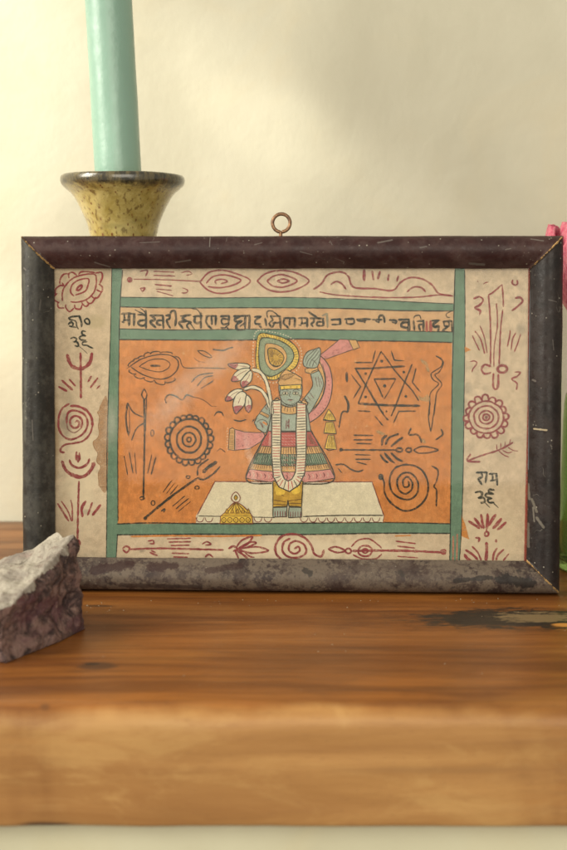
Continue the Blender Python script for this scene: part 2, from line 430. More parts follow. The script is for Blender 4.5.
def S(mat, w, s, closed=False, sharp=False, px=False, t0=.55, t1=.4):
    """a brush stroke: w and points in the units of the current region"""
    p = [P(a) for a in pts(s)]; w = w/SCL*{'red': 1.22, 'ink': 1.14}.get(mat, 1.08)
    q = cr(p, closed, .9) if not sharp else cr([p[0]] + [x for a in p[1:-1] for x in (a,)] + [p[-1]], closed, .9)
    if sharp:
        q = []
        pp = p + ([p[0]] if closed else [])
        for a, b in zip(pp[:-1], pp[1:]):
            m = max(2, int(math.hypot(b[0]-a[0], b[1]-a[1])/1.2))
            q += [(a[0]+(b[0]-a[0])*k/m, a[1]+(b[1]-a[1])*k/m) for k in range(m)]
        if not closed: q.append(pp[-1])
    n = len(q); vs = []; sd = random.random()*99
    for i, (x, y) in enumerate(q):
        a = q[(i-1) % n] if closed else q[max(0, i-1)]; b = q[(i+1) % n] if closed else q[min(n-1, i+1)]
        dx, dy = b[0]-a[0], b[1]-a[1]; l = math.hypot(dx, dy) or 1; dx /= l; dy /= l
        hw = w/2*(1 + .34*noise.noise(Vector((sd, i*.22, 0))))
        if not closed:
            e = min(1, (i+.2)/2.2); hw *= t0+(1-t0)*e if i < 2.2 else 1
            e = (n-1-i+.2)/2.2; hw *= (t1+(1-t1)*min(1, e)) if e < 1 else 1
        jx = .16*noise.noise(Vector((sd+5, i*.3, 1))); jy = .16*noise.noise(Vector((sd+9, i*.3, 2)))
        e1 = 1+.18*noise.noise(Vector((sd+20, i*.9, 3))); e2 = 1+.18*noise.noise(Vector((sd+30, i*.9, 3)))
        vs.append((x-dy*hw*e1+jx, y+dx*hw*e1+jy)); vs.append((x+dy*hw*e2+jx, y-dx*hw*e2+jy))
    fs = [(2*i, 2*i+1, 2*i+3, 2*i+2) for i in range(n-1)]
    if closed: fs.append((2*n-2, 2*n-1, 1, 0))
    if not closed:   # rounded ends
        for i0, sgn in ((0, -1), (n-1, 1)):
            i1 = 1 if i0 == 0 else n-2
            dx, dy = q[i0][0]-q[i1][0], q[i0][1]-q[i1][1]; l = math.hypot(dx, dy) or 1
            A, B = vs[2*i0], vs[2*i0+1]; r = math.hypot(A[0]-B[0], A[1]-B[1])*.5
            vs.append(((A[0]+B[0])/2 + dx/l*r*.8, (A[1]+B[1])/2 + dy/l*r*.8))
            k = len(vs)-1; fs.append((2*i0, 2*i0+1, k))
    emit(vs, fs, mat, .00000002)
def FILL(mat, s, smooth=False, wob=.25, lift=0.):
    p = [P(a) for a in pts(s)]
    if smooth: p = cr(p, True, 1.5)
    else:
        q = []
        for i in range(len(p)):
            a, b = p[i], p[(i+1) % len(p)]; m = max(1, int(math.hypot(b[0]-a[0], b[1]-a[1])/2.5))
            q += [(a[0]+(b[0]-a[0])*k/m, a[1]+(b[1]-a[1])*k/m) for k in range(m)]
        p = q
    p = [(x+wob*noise.noise(Vector((x*.5, y*.5, 0))), y+wob*noise.noise(Vector((x*.5, y*.5, 7)))) for x, y in p]
    tr = tessellate_polygon([[Vector((x, -y, 0)) for x, y in p]])
    emit(p, [tuple(t) for t in tr], mat, lift)
def FO(mat, ow, s, smooth=False, out='outline'):
    FILL(mat, s, smooth); S(out, ow, s, True, sharp=not smooth)
def circ(cx, cy, rx, ry=None, n=14, a0=0):
    ry = ry or rx
    return [(cx+rx*cos(a0+2*pi*k/n)*(1+.06*noise.noise(Vector((cx, k*.7, 0)))), cy+ry*sin(a0+2*pi*k/n)*(1+.06*noise.noise(Vector((cy, k*.7, 3))))) for k in range(n)]
def DOT(mat, cx, cy, r, ry=None): FILL(mat, circ(cx, cy, r, ry, 10), True, .1, .000000001)
def RING(mat, w, cx, cy, r, ry=None, n=14): S(mat, w, circ(cx, cy, r, ry, n), True)
def SC(mat, w, cen, s, b):
    p = pts(s)
    for a, c in zip(p[:-1], p[1:]):
        mx, my = (a[0]+c[0])/2, (a[1]+c[1])/2; dx, dy = mx-cen[0], my-cen[1]; l = math.hypot(dx, dy)
        bb = b*random.uniform(.8, 1.15)
        o = (dx/l*bb, dy/l*bb)
        S(mat, w, [a, (a[0]*.82+mx*.18+o[0]*.75, a[1]*.82+my*.18+o[1]*.75), (mx+o[0], my+o[1]), (c[0]*.82+mx*.18+o[0]*.75, c[1]*.82+my*.18+o[1]*.75), c])
def RAYS(mat, w, cen, r0, r1, s, n, jit=.1):
    """short radial strokes between two fractions of an outline seen from cen"""
    p = cr(pts(s), True, 20 if SCL < 2 else 8); N = len(p)
    for k in range(n):
        a = p[int(k*N/n) % N]; q = lambda f: (cen[0]+(a[0]-cen[0])*f, cen[1]+(a[1]-cen[1])*f)
        S(mat, w, [q(r0), q(r1*(1+random.uniform(-jit, jit)*.3))])
def HATCH(mat, w, a, b, c, d, n):
    """n strokes from edge a-b to edge c-d"""
    for k in range(n):
        t = (k+.5)/n + random.uniform(-.15, .15)/n
        S(mat, w, [(a[0]+(b[0]-a[0])*t, a[1]+(b[1]-a[1])*t), (c[0]+(d[0]-c[0])*t, c[1]+(d[1]-c[1])*t)])

I, RD, GR, OR, LN = 'ink', 'red', 'green', 'orange', 'outline'
# --- grounds
reg(0, 0, 1)
FILL('bandtan', "119,304 454,307 454,334 119,331")
FILL(OR, "117,336 452,339 450,526 116,526")
FILL(GR, "112,262 122.5,262 120,300 119,340 118.3,410 117.6,450 117.8,520 115.8,568 106.3,568 107,500 107,450 108.5,400 110.5,330")
FILL(GR, "455,262 464.6,262 465,330 464,400 463,480 461,536 459,568 449.5,568 450,520 451.5,430 451.5,380 454,300")
FILL('stripe', "452.5,536 454.2,536 453.6,568 451.6,568"); FILL('stripe', "456.5,534 458,534 457.4,568 455.8,568")
FILL(GR, "120,297.3 200,298 290,297.5 370,300 412,302.3 454,304 454,310.8 400,310.5 340,308.4 250,307.6 180,307.8 120,306.6")
FILL(GR, "119,328.8 180,330 250,329.3 340,330 400,331 454,332 454,342.3 400,341 340,340.3 300,338.8 230,340 119,339.4")
FILL(GR, "116.5,524 200,523.6 300,523.2 380,522.6 450.5,523.8 450.5,533.4 380,533 300,534.4 200,534.2 116.5,534.8")
FILL('red2', "528.2,262 531.2,262 530.6,400 528,500 526.4,568 523.8,568 525.6,480 527.6,400")
S(I, 1.1, "532,262 531.6,400 529.2,500 527.9,568")
for s, w in (("112,268 110.6,330 108.3,400 107,450 107,500 106.2,564", .8), ("122.6,270 120.4,300 119.2,340 118.4,410 117.8,450 118,521", .9), ("117.6,534 115.8,564", .8),
             ("455,270 454.2,300 452.2,380 451.6,430 450.4,520 449.6,564", 1.0), ("464.7,270 465,330 464,400 463,480 461,536 459,564", .8),
             ("121,297.2 200,298 290,297.4 370,299.8 412,302 453,303.8", .8), ("120,306.8 180,308 250,307.7 340,308.4 400,310.6 453,311", 1.1),
             ("119,328.7 180,330 250,329.3 340,330 400,331 453,332", .9), ("119,339.6 230,340.2 300,339 340,340.5 400,341.2 452,342.5", 1.2),
             ("117,524 150,522.9 200,523.6 300,523.2 380,522.4 450,523.8", 1.2), ("117,534.8 200,534.2 300,534.5 380,533.2 450,533.4", 1.2)):
    S(I, w, s)
S('orange', 1.6, "131,536.5 170,535.8 220,536.2 262,535.4"); S('orange', 1.2, "395,536 411,535.4")
# stains by the left strip
reg(50, 395, 8.1)
FILL('stain', "466,45 410,80 400,120 385,140 400,180 390,250 400,300 385,350 350,380 360,430 385,470 380,540 410,580 390,640 395,700 400,740 462,740", True, .5)
S('stain2', 5, "410,80 400,120 385,140 400,180 390,250 400,300 385,350 350,380 360,430 385,470 380,540 410,580 390,640 395,700 400,740 455,742")
reg(0, 0, 1)
pass
pass
pass
pass
pass
pass
reg(460, 500, 8.1); FILL('orangelt', "10,120 40,190 75,320 10,290")
reg(460, 280, 7.73); FILL('orangelt', "36,515 60,525 85,540 55,552 38,560")

ZG = ZB[0]
# --- left column
reg(50, 268, 9.45)
S(RD, 12, "195,320 260,322 340,300 400,250 430,190 438,110 420,60 330,62 230,90 160,150 120,220 118,310")
S(RD, 12, "225,265 195,225 210,160 270,115 362,102 360,160 330,220 240,256")
S(RD, 15, "250,210 265,182 298,160 300,185 275,208", True)
for s in ("92,160 130,170 115,140", "180,95 178,55 215,42 255,70", "270,62 300,35 390,38 425,45", "430,50 485,42 495,90 470,150", "462,152 495,180 488,225 440,205",
          "488,222 455,275 420,285 392,262", "432,275 400,325 368,335 340,300", "370,335 345,362 312,345 300,322", "305,345 285,388 240,380 232,345", "225,380 185,412 150,375 150,345",
          "135,378 85,375 72,340 90,320", "80,325 40,300 42,265 70,240", "50,250 55,200 100,165 135,165", "180,55 130,60 95,110 95,150"):
    S(RD, 13, s)
reg(60, 310, 12.6)
for s, w in (("105,102 150,85 240,76", 22), ("238,68 258,110 270,160 274,215", 24), ("108,108 130,122 190,135 205,165 212,205 232,240", 20),
             ("105,180 140,150 165,172 150,205 118,198", 22), ("118,205 165,212 210,222", 18), ("325,272 282,265 280,305 325,322", 18),
             ("328,328 275,325 245,350 270,378 330,380", 20), ("343,400 288,405 285,438 340,445 375,465 418,482", 19),
             ("132,362 168,345 208,362 195,395 170,402 210,402 232,430 225,458 185,448", 20), ("240,455 300,505 350,555", 6)):
    S(I, w, s)
S(I, 20, "345,108 312,125 325,165 365,178 372,140", True)
reg(10, 230, 4.725)
for s, w in (("270,588 290,640 335,655 375,630 388,580", 13), ("333,580 335,700 335,795", 9), ("230,740 270,762", 9), ("245,710 297,757", 9), ("280,705 310,738", 8),
             ("385,690 368,718", 7), ("415,698 380,745", 8), ("425,735 410,750", 6)): S(RD, w, s)
reg(50, 395, 8.1)
S(RD, 14, "155,70 100,110 72,180 72,270 110,335 170,360 240,335 290,285 305,220 280,160 220,130 170,128 140,160 135,230")
S('red3', 10, "135,230 150,280 200,305 250,270"); S(RD, 15, "250,270 262,220 240,180 200,170 168,195 165,235 190,265 225,260 238,225 218,208 205,222")
S(RD, 17, "165,90 220,90 290,120 335,180 345,250"); S(RD, 13, "345,250 320,320 270,370 200,390 130,400 90,430 88,460 120,465")
for s, w in (("215,460 213,530", 15), ("238,468 240,530", 15), ("226,490 228,545", 18), ("158,525 180,570 240,590 300,560 320,515", 16),
             ("98,535 130,610 200,655 270,660 330,610 358,545", 24)): S(RD, w, s)
reg(10, 400, 4.25)
for s, w in (("293,345 290,450 287,590", 7), ("203,440 225,475 250,515", 7), ("218,430 245,470 262,515", 5), ("258,425 265,460 265,515", 5), ("322,430 305,460 308,497", 10),
             ("350,435 330,490", 7), ("385,445 362,475 350,490", 9)): S(RD, w, s)
DOT(RD, 287, 608, 15, 17)

# --- top border
reg(110, 230, 3.15)
DOT(RD, 62, 157, 9)
for s, w in (("75,155 180,157 283,162", 3), ("95,130 118,128 112,145", 4), ("137,130 203,133", 3), ("137,143 205,145", 3), ("225,135 245,130 258,138 240,143", 3),
             ("95,185 110,182 103,193 97,186", 5), ("142,172 195,177", 4), ("145,186 195,190", 3), ("148,193 200,208", 3), ("228,182 245,190 240,198 225,198", 3),
             ("283,165 310,135 350,127 390,135 442,160 400,190 350,200 310,190 283,165", 4.5), ("303,168 325,147 365,142 412,158 380,176 340,182 308,178", 4.5),
             ("335,170 332,160 352,155 370,162 350,169", 4)): S(RD, w, s)
reg(0, 0, 1)
for s in ("257,281 266,273.5 281,270.5 296,273 309,281 297,289 281,292 267,289 257,281", "267,281 274,276 284,275 297,281 284,287 273,286 267,281", "277,281 283,279 289,281 283,283 277,281"): S(RD, 1.5, s)
reg(280, 230, 3.15)
for s, w in (("105,187 130,170 150,142 190,132 215,146 232,180 300,185 355,190 380,165 410,150 450,155 480,175 500,200 540,207", 5), ("125,195 180,205 300,212 420,212 500,205 545,208", 4),
             ("160,172 178,162 195,170 208,187", 5), ("400,195 420,180 445,182 458,195", 5), ("265,125 265,160", 8), ("290,130 295,158", 7), ("315,130 308,155", 7), ("342,140 340,160", 5), ("373,145 368,162", 5)): S(RD, w, s)

# --- the line of writing
def words(blocks):
    for s, w in blocks: S(I, w*1.2, s)
reg(118, 300, 9.45)
words((("32,132 80,128 130,130", 17), ("58,132 62,178 54,205", 15), ("36,205 60,216", 15), ("52,196 108,188", 14), ("105,128 105,245", 18), ("120,132 165,130", 16), ("155,130 150,245", 18), ("185,140 225,138 265,145", 15), ("262,95 265,180 265,270", 16),
       ("258,190 205,198 192,225 235,245 258,225", 17), ("160,92 200,112 250,135", 9), ("210,78 240,98 265,130", 9), ("298,148 345,145 430,148", 16), ("315,148 350,185 305,205 358,262", 17),
       ("425,148 430,272", 17), ("422,195 378,195 370,225 412,240", 16), ("450,148 488,146 485,178 460,195 495,268", 16), ("490,146 508,105 538,112 548,180 540,248", 16)))
reg(175, 300, 9.45)
words((("48,152 100,146 152,142", 15), ("108,150 70,175 112,195", 17), ("110,198 40,215 80,272", 17), ("110,200 150,212 120,228 115,252 138,278", 15), ("140,215 190,285", 8),
       ("172,158 215,153 262,152", 16), ("192,155 185,205 215,220 245,200", 17), ("245,120 245,268", 18), ("158,80 215,95 247,150", 9), ("290,152 395,150", 15), ("305,155 292,200 315,245 348,270", 15),
       ("345,155 348,235", 16), ("388,155 382,238", 17), ("428,155 515,150", 16), ("512,150 505,240", 15), ("505,185 455,178 438,200 458,230 504,220", 14), ("500,236 470,264 432,262", 14), ("486,250 510,288", 11)))
reg(230, 300, 9.45)
words((("32,156 110,150 192,150", 16), ("100,155 48,178 60,205 112,200 62,235 70,278 125,282", 17), ("145,155 140,288", 17), ("186,155 180,278", 18), ("95,250 140,215", 12),
       ("230,160 300,156", 16), ("292,160 242,190 242,225 292,225", 17), ("275,225 280,245 300,262", 14), ("332,172 345,245", 15), ("356,170 350,112 400,106 470,160", 10), ("378,152 480,155", 15),
       ("385,158 402,190 372,220 400,252 425,205", 15), ("400,215 470,215", 14), ("470,155 480,272", 17), ("505,172 567,167", 14), ("518,172 507,220 560,268", 15)))
reg(285, 300, 9.45)
words((("0,172 100,172", 15), ("45,175 40,242", 14), ("95,170 90,258", 17), ("5,232 30,272", 8), ("125,172 215,170", 15), ("155,172 160,210 150,238", 13), ("132,236 155,246", 14), ("150,226 208,214", 13), ("210,170 210,258", 16),
       ("235,172 370,176", 15), ("268,175 272,205 248,225 266,252", 16), ("225,112 262,140 310,172", 15), ("358,178 360,240 302,238 312,208 355,208", 15), ("435,186 530,182", 17), ("524,182 520,232", 17), ("440,232 528,230", 12)))
S('grime2', 20, "395,125 400,190 402,262"); S('grime2', 16, "352,150 400,125")
reg(340, 300, 9.45)
words((("0,180 8,235", 13), ("45,182 135,177", 16), ("130,180 130,222 68,225 62,188", 14), ("155,185 290,182", 17), ("165,196 215,202 238,216", 12), ("235,185 235,215", 15),
       ("305,186 400,186", 15), ("335,198 368,215", 14), ("365,215 370,158 400,145 416,170 420,215", 16), ("465,190 530,195 530,222", 15), ("490,210 530,218", 12)))
reg(395, 300, 9.45)
words((("0,200 15,205 0,230", 12), ("32,187 130,185", 17), ("130,180 130,298", 20), ("125,212 72,215 62,250 125,265", 18), ("176,190 182,290", 16), ("175,178 190,152 230,145 246,182", 10),
       ("205,202 275,196", 15), ("270,190 268,298", 17), ("262,230 225,238 240,292", 16)))
S('red2', 22, "298,200 300,300"); S('red2', 26, "335,196 338,300")
words((("345,196 425,191", 15), ("412,195 365,225 372,256 410,252 405,302", 19), ("450,206 540,197", 15), ("460,206 470,245 500,245", 14), ("500,206 512,240 452,290 500,300", 14),
       ("535,200 540,300", 14), ("525,110 485,130 490,160 520,165", 9)))

# --- orange field, left half
reg(118, 340, 5.67)
for s, w in (("70,148 140,105 230,83 300,88 340,120 335,170 290,210 230,222 150,200 90,165 70,148", 6), ("322,92 350,105 375,155 470,158 567,160", 5),
             ("120,150 180,115 250,108 292,130 285,160 240,180 180,172 120,150", 5), ("185,146 240,147", 11), ("45,162 70,152", 3), ("450,60 490,64 530,92 520,100 480,85 450,60", 5), ("430,100 460,122 500,127", 3),
             ("415,240 460,200 540,187", 6), ("450,260 490,215 540,202", 6), ("470,275 520,245 540,230", 6), ("275,360 268,335 290,310 330,320 365,340 390,312 430,325", 8), ("430,325 460,330 500,350 530,375 560,375", 4)): S(I, w, s)
SC(I, 6, (205, 150), "66,150 92,120 120,106 150,96 185,80 240,76 305,82", 14)
SC(I, 6, (205, 150), "70,170 102,192 150,212 205,226 265,236 320,214", 20)
reg(110, 330, 4.25)
for s, w in (("145,295 147,450 142,710", 7), ("155,290 151,430", 4), ("145,250 157,275 148,295 135,275 145,250", 5), ("75,310 68,380 80,450", 7), ("75,310 100,350 145,372", 5), ("145,395 112,420 92,470", 5), ("82,335 84,440", 3),
             ("60,535 75,615", 4), ("82,520 98,610", 4), ("105,520 112,612", 3), ("178,530 160,610", 4), ("195,540 175,615", 5), ("125,715 135,708 145,715 135,722 128,718", 6),
             ("150,798 260,708 370,630", 9), ("372,618 378,580 420,548", 7), ("372,628 400,635 440,610 468,580", 7), ("395,605 420,582 455,560", 13), ("262,640 225,690", 4), ("275,650 240,695", 3), ("288,660 255,700", 4),
             ("318,705 265,750", 4), ("335,715 280,760", 4), ("343,728 290,772", 3), ("218,770 232,760 228,775", 7), ("445,360 455,350 478,352", 5), ("455,515 470,505 490,520", 4)): S(I, w, s)
RING(I, 4, 180, 438, 7, 13, 8); RING(I, 5, 332, 625, 8, 6, 8); RING(I, 5, 370, 670, 9, 7, 8); RING(I, 4, 183, 735, 8, 10, 8); DOT(I, 150, 800, 8)
for r, w in ((9, 6), (28, 7), (52, 8), (82, 8)): S(I, w, circ(336, 466, r, r*1.08, 16, random.random()*6) + [], True)
SC(I, 7, (336, 466), [(336+84*cos(2*pi*k/21+.1), 466+90*sin(2*pi*k/21+.1)) for k in range(22)], 20)
reg(210, 320, 3.54)
for s, w in (("10,104 45,108 62,102 82,97", 5), ("0,170 30,171 58,172", 3), ("15,340 25,326 40,326 48,340", 4), ("85,354 108,358 128,352", 5), ("150,360 158,350", 4)): S(I, w, s)

# --- white dais
reg(0, 0, 1)
FILL('cloth', "215,481.5 372,481.5 384,516 383,522 196,523 196,516")
S('darkred', .9, "197,515.5 215,481.5 290,482 372,481.8 384,516", sharp=True); S(LN, 1.1, "303,516.5 340,515.4 383,515.4"); S(LN, .8, "198,516 225,516.5 275,517.5")
S('darkred', .7, "196.5,522 197,516"); S('darkred', .7, "383,522 384,516")
for x in list(range(200, 218, 9)) + [258, 268] + list(range(304, 380, 9)): S('darkred', .8, [(x-4, 517.5), (x-2.6, 521), (x, 522), (x+2.6, 521), (x+4, 517.5)])
S(LN, .7, "225,512 230,520")
# --- scarves, arms
reg(290, 325, 7.09)
FO('pink', 5, "215,212 355,100 415,105 450,172 260,240 222,236"); FO('tan', 5, "415,105 468,105 495,160 450,175")
for k in range(36):
    a, b = random.random(), random.random(); x = 245+a*185; yl = 215-a*105; yh = 232-a*55; S('darkred', 4, [(x, yl+b*(yh-yl)+3), (x+7, yl+b*(yh-yl)+2)])
reg(210, 320, 3.54)
FO('pink', 3.2, "392,128 422,165 433,225 422,290 392,335 350,362 342,332 375,305 400,262 407,210 398,170 385,140", True)
FILL('tan', "387,138 398,168 408,210 400,262 372,306 348,328 344,318 368,295 388,255 394,205 388,170", True)
S(LN, 2.2, "398,155 410,210 402,262 376,308 348,332")
for k in range(15):
    a = -1.0+k*.165; S('darkred', 3.2, [(353+68*cos(a), 245+92*sin(a)), (356+68*cos(a), 248+92*sin(a))])
reg(290, 325, 7.09)
FO('skin', 6, "148,345 160,430 95,528 60,600 120,640 180,560 232,450 236,400 215,340 190,320", True)
FO('tan', 5, "105,312 150,302 195,298 202,325 150,346 110,336"); 
FO('skin', 6, "100,290 95,240 125,190 180,170 210,162 216,212 195,292 150,305", True)
for s in ("118,290 128,255 160,215 192,172", "138,292 150,255 180,222 208,182", "160,298 170,262 192,240 214,205", "108,262 122,225 150,198 175,176", "150,245 178,262 190,282", "196,170 206,162 212,172"): S(LN, 4, s)
for k in range(5): S(LN, 3, [(150+k*14, 372+k*3), (158+k*13, 366+k*3)])
for k in range(6): S('greenpale', 3, [(112+k*9, 560-k*14), (150+k*9, 575-k*14)])
for s in ("180,370 195,440", "200,365 212,440", "140,480 170,520", "120,500 150,540", "105,525 135,560", "215,380 225,420"): S('darkred', 4, s)
reg(220, 390, 8.1)
FO('pink', 6, "120,318 200,340 300,345 350,343 365,370 330,420 240,475 120,488"); FO('tan', 6, "78,318 100,305 120,318 118,490 68,482")
HATCH('brown', 3, (78, 325), (72, 480), (116, 325), (114, 482), 10)
S('pinklt', 5, "128,325 126,482")
for k in range(34):
    a, b = random.random(), random.random(); x = 140+a*195; S('darkred', 6, [(x, 345+b*(125-a*60)), (x+6, 347+b*(125-a*60))])
for k in range(9): DOT('cloth', 62-(k % 2)*4, 310+k*22, 4)
FO('skin', 7, "380,110 340,160 300,215 278,265 300,310 360,348 378,340 392,290 412,270 412,200 415,130")
FILL(OR, "352,252 385,270 378,290 340,262")
FO('tan', 5, "318,190 335,172 400,205 390,228"); HATCH(LN, 4, (322, 190), (385, 225), (338, 178), (398, 208), 6)
for s in ("320,255 350,310", "335,262 350,300", "365,135 385,160", "375,125 395,150"): S('darkred', 5, s)
S(LN, 5, "300,260 330,240 370,250 392,290")
# --- torso, collar, face
reg(0, 0, 1)
FO('skin', .9, "271,403 279,400 299,400 306,404 308,412 311,432 268,432 271,415")
for s in ("286.5,420 286.2,429", "289,419 288.8,429", "288,421 288,427"): S('darkred', .9, s)
reg(220, 325, 6.3)
OUTL = "245,60 330,62 420,90 480,140 497,200 480,260 440,290 400,315 350,345 300,342 255,310 230,270 226,180"
beads = cr(pts("228,42 330,45 430,72 498,128 515,200 496,270 450,308 405,335 355,362 295,358 240,325 212,275 208,170"), True, 17)
for b in beads: DOT('cloth', b[0], b[1], 4)
FO('yellow', 6, OUTL, True, I); RAYS(LN, 3, (355, 210), .80, .98, OUTL, 56)
FO('greenlt', 6, "262,85 330,85 400,110 450,150 465,200 440,250 400,285 340,320 300,320 262,290 247,240 245,150", True, I)
RAYS('greenpale', 5, (355, 210), .52, .80, OUTL, 48); 
FO('tan', 4, "292,118 350,122 400,150 422,200 402,250 350,285 310,270 285,220 282,150", True)
FO('gold', 6, "305,150 350,150 395,185 400,220 370,260 320,245 305,200", True, I)
RAYS('brown', 4, (352, 208), .35, .85, "305,150 350,150 395,185 400,220 370,260 320,245 305,200", 16); S(I, 9, "325,250 350,262 372,256")
reg(210, 320, 3.54)
FO('skin', 3, "247,225 285,222 322,225 325,262 310,292 285,303 258,290 246,262", True)
FO('tan', 3.2, "225,290 240,275 252,298 285,308 318,297 332,280 345,298 322,325 280,334 242,322", True)
RAYS('brown', 2.2, (285, 262), .86, 1.35, "240,285 252,300 285,310 318,300 332,285 320,270 285,255 250,268", 30)
FO('tan', 3, "240,222 252,190 268,175 300,190 325,205 326,228 247,232")
[S('brown', 1.8, [(246+k*7, 216-k*1.5), (256+k*6, 194-k*1.2)]) for k in range(7)]; S('brown', 2.5, "245,215 262,195 295,190"); S('brown', 2, "262,215 290,200 300,192"); S('brown', 2, "300,205 324,214"); S('brown', 1.8, "250,205 262,210 280,208")
FO('yellow', 2.2, "248,233 322,228 322,243 248,246"); S('gold', 3, "285,228 286,244")
for cx in (267, 303): FILL('greenpale', circ(cx, 262, 12, 7, 10), True, .1)
for s, w in (("262,236 262,246", 2), ("308,234 309,245", 2), ("250,236 247,262", 2), ("322,236 326,258", 2), ("262,295 285,299 308,292", 1.5)): S(LN, w, s)
for cx in (267, 303):
    FILL('cloth', circ(cx, 259, 9, 4.5, 10), True, .1); S(LN, 2.2, circ(cx, 259, 10, 5, 10), True); DOT(I, cx, 259, 3.4)
for s, w in (("254,250 266,245 278,251", 2.6), ("293,251 305,245 317,250", 2.6), ("284,253 281,270 288,272", 2), ("274,283 284,281 295,283", 2.6), ("280,289 290,289", 1.6)): S(LN, w, s)
S('red2', 2.2, "277,284 292,284")
# --- skirt in bands
reg(0, 0, 1)
def band(mat, y0, y1, sag0, sag1):
    xl = lambda y: 268-(y-430)*.47; xr = lambda y: 311+(y-430)*.50
    top = [(xl(y0)+(xr(y0)-xl(y0))*t, y0+sag0*(1-(2*t-1)**2)) for t in [k/8 for k in range(9)]]
    bot = [(xl(y1)+(xr(y1)-xl(y1))*t, y1+sag1*(1-(2*t-1)**2)) for t in [k/8 for k in range(9)]]
    FO(mat, .7, top+bot[::-1]); return top, bot
t, b = band('redcloth', 431, 446, 0, 1); t, b = band('tan', 446, 453, 1, 1.5); HATCH('brown', .7, b[0], b[8], t[0], t[8], 26)
t, b = band('greendk', 453, 463.5, 1.5, 2.5); HATCH('greenpale', .6, (t[0][0]+1, t[0][1]+2), t[8], (b[0][0]+1, b[0][1]-1), b[8], 34); HATCH(LN, .6, t[0], t[8], (b[0][0]+2, b[0][1]), b[8], 26)
t, b = band('tan', 463.5, 469, 2.5, 3); HATCH('brown', .6, t[0], t[8], b[0], b[8], 36)
t, b = band('pink', 469, 478, 3, 5)
for k in range(12): S('pinklt', .8, [(269.5-k*.1, 433+k*1.1), (271, 433.4+k*1.1)]); S('brown', .5, [(307+k*.35, 434+k*.9), (311+k*.5, 434.5+k*.9)])
for k in range(22):
    x = 250+k*3.7; y = 474+3.5*(1-((x-290)/42)**2); S('pinklt' if k % 2 else 'darkred', .9, [(x-.8, y-2.6), (x+.6, y), (x-.6, y+2.4)])
S(LN, 1.2, "268,431 246,478 272,483.5"); S(LN, 1.2, "311,431 334.5,478 303,484"); S(LN, 1.2, "271,432 311,431.5")
FILL('redcloth', "281,433 296,433 296,446 281,446"); 
for k in range(20): S('pinklt', .7, [(282+random.random()*12, 434+random.random()*11), ] * 1 + [(283+random.random()*12, 435+random.random()*10)]) if False else S('pinklt', .8, [(282+(k % 5)*3, 435+(k//5)*3), (284+(k % 5)*3, 436+(k//5)*3)])
for k in range(30): x = 282+(k % 6)*2.5; y = 455+(k//6)*4.4; S(('greenpale', 'pinklt', 'redcloth')[k % 3], .9, [(x-.6, y), (x+.8, y+1.6)])
# --- legs and feet
FO('gold', 1, "273,481 303,481 301.5,507 289,506 288,500 287,506.5 273,507")
for s in ("274,500 286.5,502", "288,501 302,499", "273,504 287,505", "289,503 301.5,503.5", "275,492 284,496", "291,491 300,488"): S('brown', .7, s)
FILL('yellow', "275,487 281,486 285,493 277,495", True, .2); FILL('yellow', "291,486 299,485 300,492 293,494", True, .2)
FO('skin', .9, "273,507.5 287,507 286.6,516.5 273,517"); FO('skin', .9, "289,507 301.5,507.5 301.5,517 288.5,517.5")
for k in range(5): S('darkred', .8, [(275+k*2.6, 511), (275+k*2.6, 517)]); S('darkred', .8, [(290.5+k*2.5, 511.5), (290.5+k*2.5, 517.5)])
# --- garland
G1 = [(271.5, 401), (281, 400), (281, 430), (280.6, 460), (281.5, 472), (284.5, 479), (288, 481), (292, 479), (295.5, 472), (296.5, 455), (296, 430), (297, 402), (306, 404), (306.5, 430), (306, 458), (304.5, 474), (299, 485), (289.5, 491.5), (279, 487), (273.5, 477), (271.6, 455), (271.8, 425)]
FO('cloth', 1.1, G1)
for k in range(27):
    y = 404+k*2.75; c_ = 'redcloth' if (k//4) % 2 == 0 else LN
    S(c_, .75, [(272.4, y), (280.4, y+random.uniform(-.4, .4))]); S('redcloth' if (k//5) % 2 == 0 else LN, .75, [(297, y+1), (305.6, y+.4+random.uniform(-.4, .4))])
for k in range(9):
    a = pi*(k+.7)/9.6; S('redcloth' if k % 3 else LN, .8, [(288.8-8.5*cos(a), 475+6*sin(a)), (288.8-15.5*cos(a), 475+15.5*sin(a))])
# --- lotus flowers
reg(210, 320, 3.54)
for s in ("150,175 178,185 198,215 210,260 217,300 219,335", "122,245 150,238 180,248 200,275 212,310"):
    S(I, 13, s); S('cloth', 8.5, s)
reg(220, 325, 6.3)
for body, tip, ln in (("50,250 100,240 170,245 190,265 150,282 95,278", "48,250 80,243 115,243 105,268 90,275", "70,255 120,258 170,262"),
                  ("75,355 92,305 140,275 188,276 180,312 140,345", "75,357 88,318 105,330 118,346", "90,335 130,305 170,285"),
                  ("138,392 133,352 185,290 203,300 197,350 160,388", "140,392 136,358 160,350 185,365 160,386", "150,370 175,335 190,305")):
    FILL('cloth', body, True, .1); FILL('lotus', tip, True, .1); S('darkred', 3, ln); S(I, 6, body, True)
reg(220, 390, 8.1)
for body, tip, ln in (("42,82 75,25 135,-8 185,2 130,60 75,88", "42,84 62,48 95,60 100,80 70,92", "70,65 110,30 150,10"),
                  ("125,192 105,125 125,50 175,12 215,38 203,110 155,170", "125,194 108,140 150,125 185,130 155,172", "165,60 150,110 150,90"),
                  ("232,182 203,135 215,45 250,70 257,135", "232,184 206,142 230,120 256,130", "232,80 230,120")):
    FILL('cloth', body, True, .1); FILL('lotus', tip, True, .1); S('darkred', 4, ln); S(I, 8, body, True)
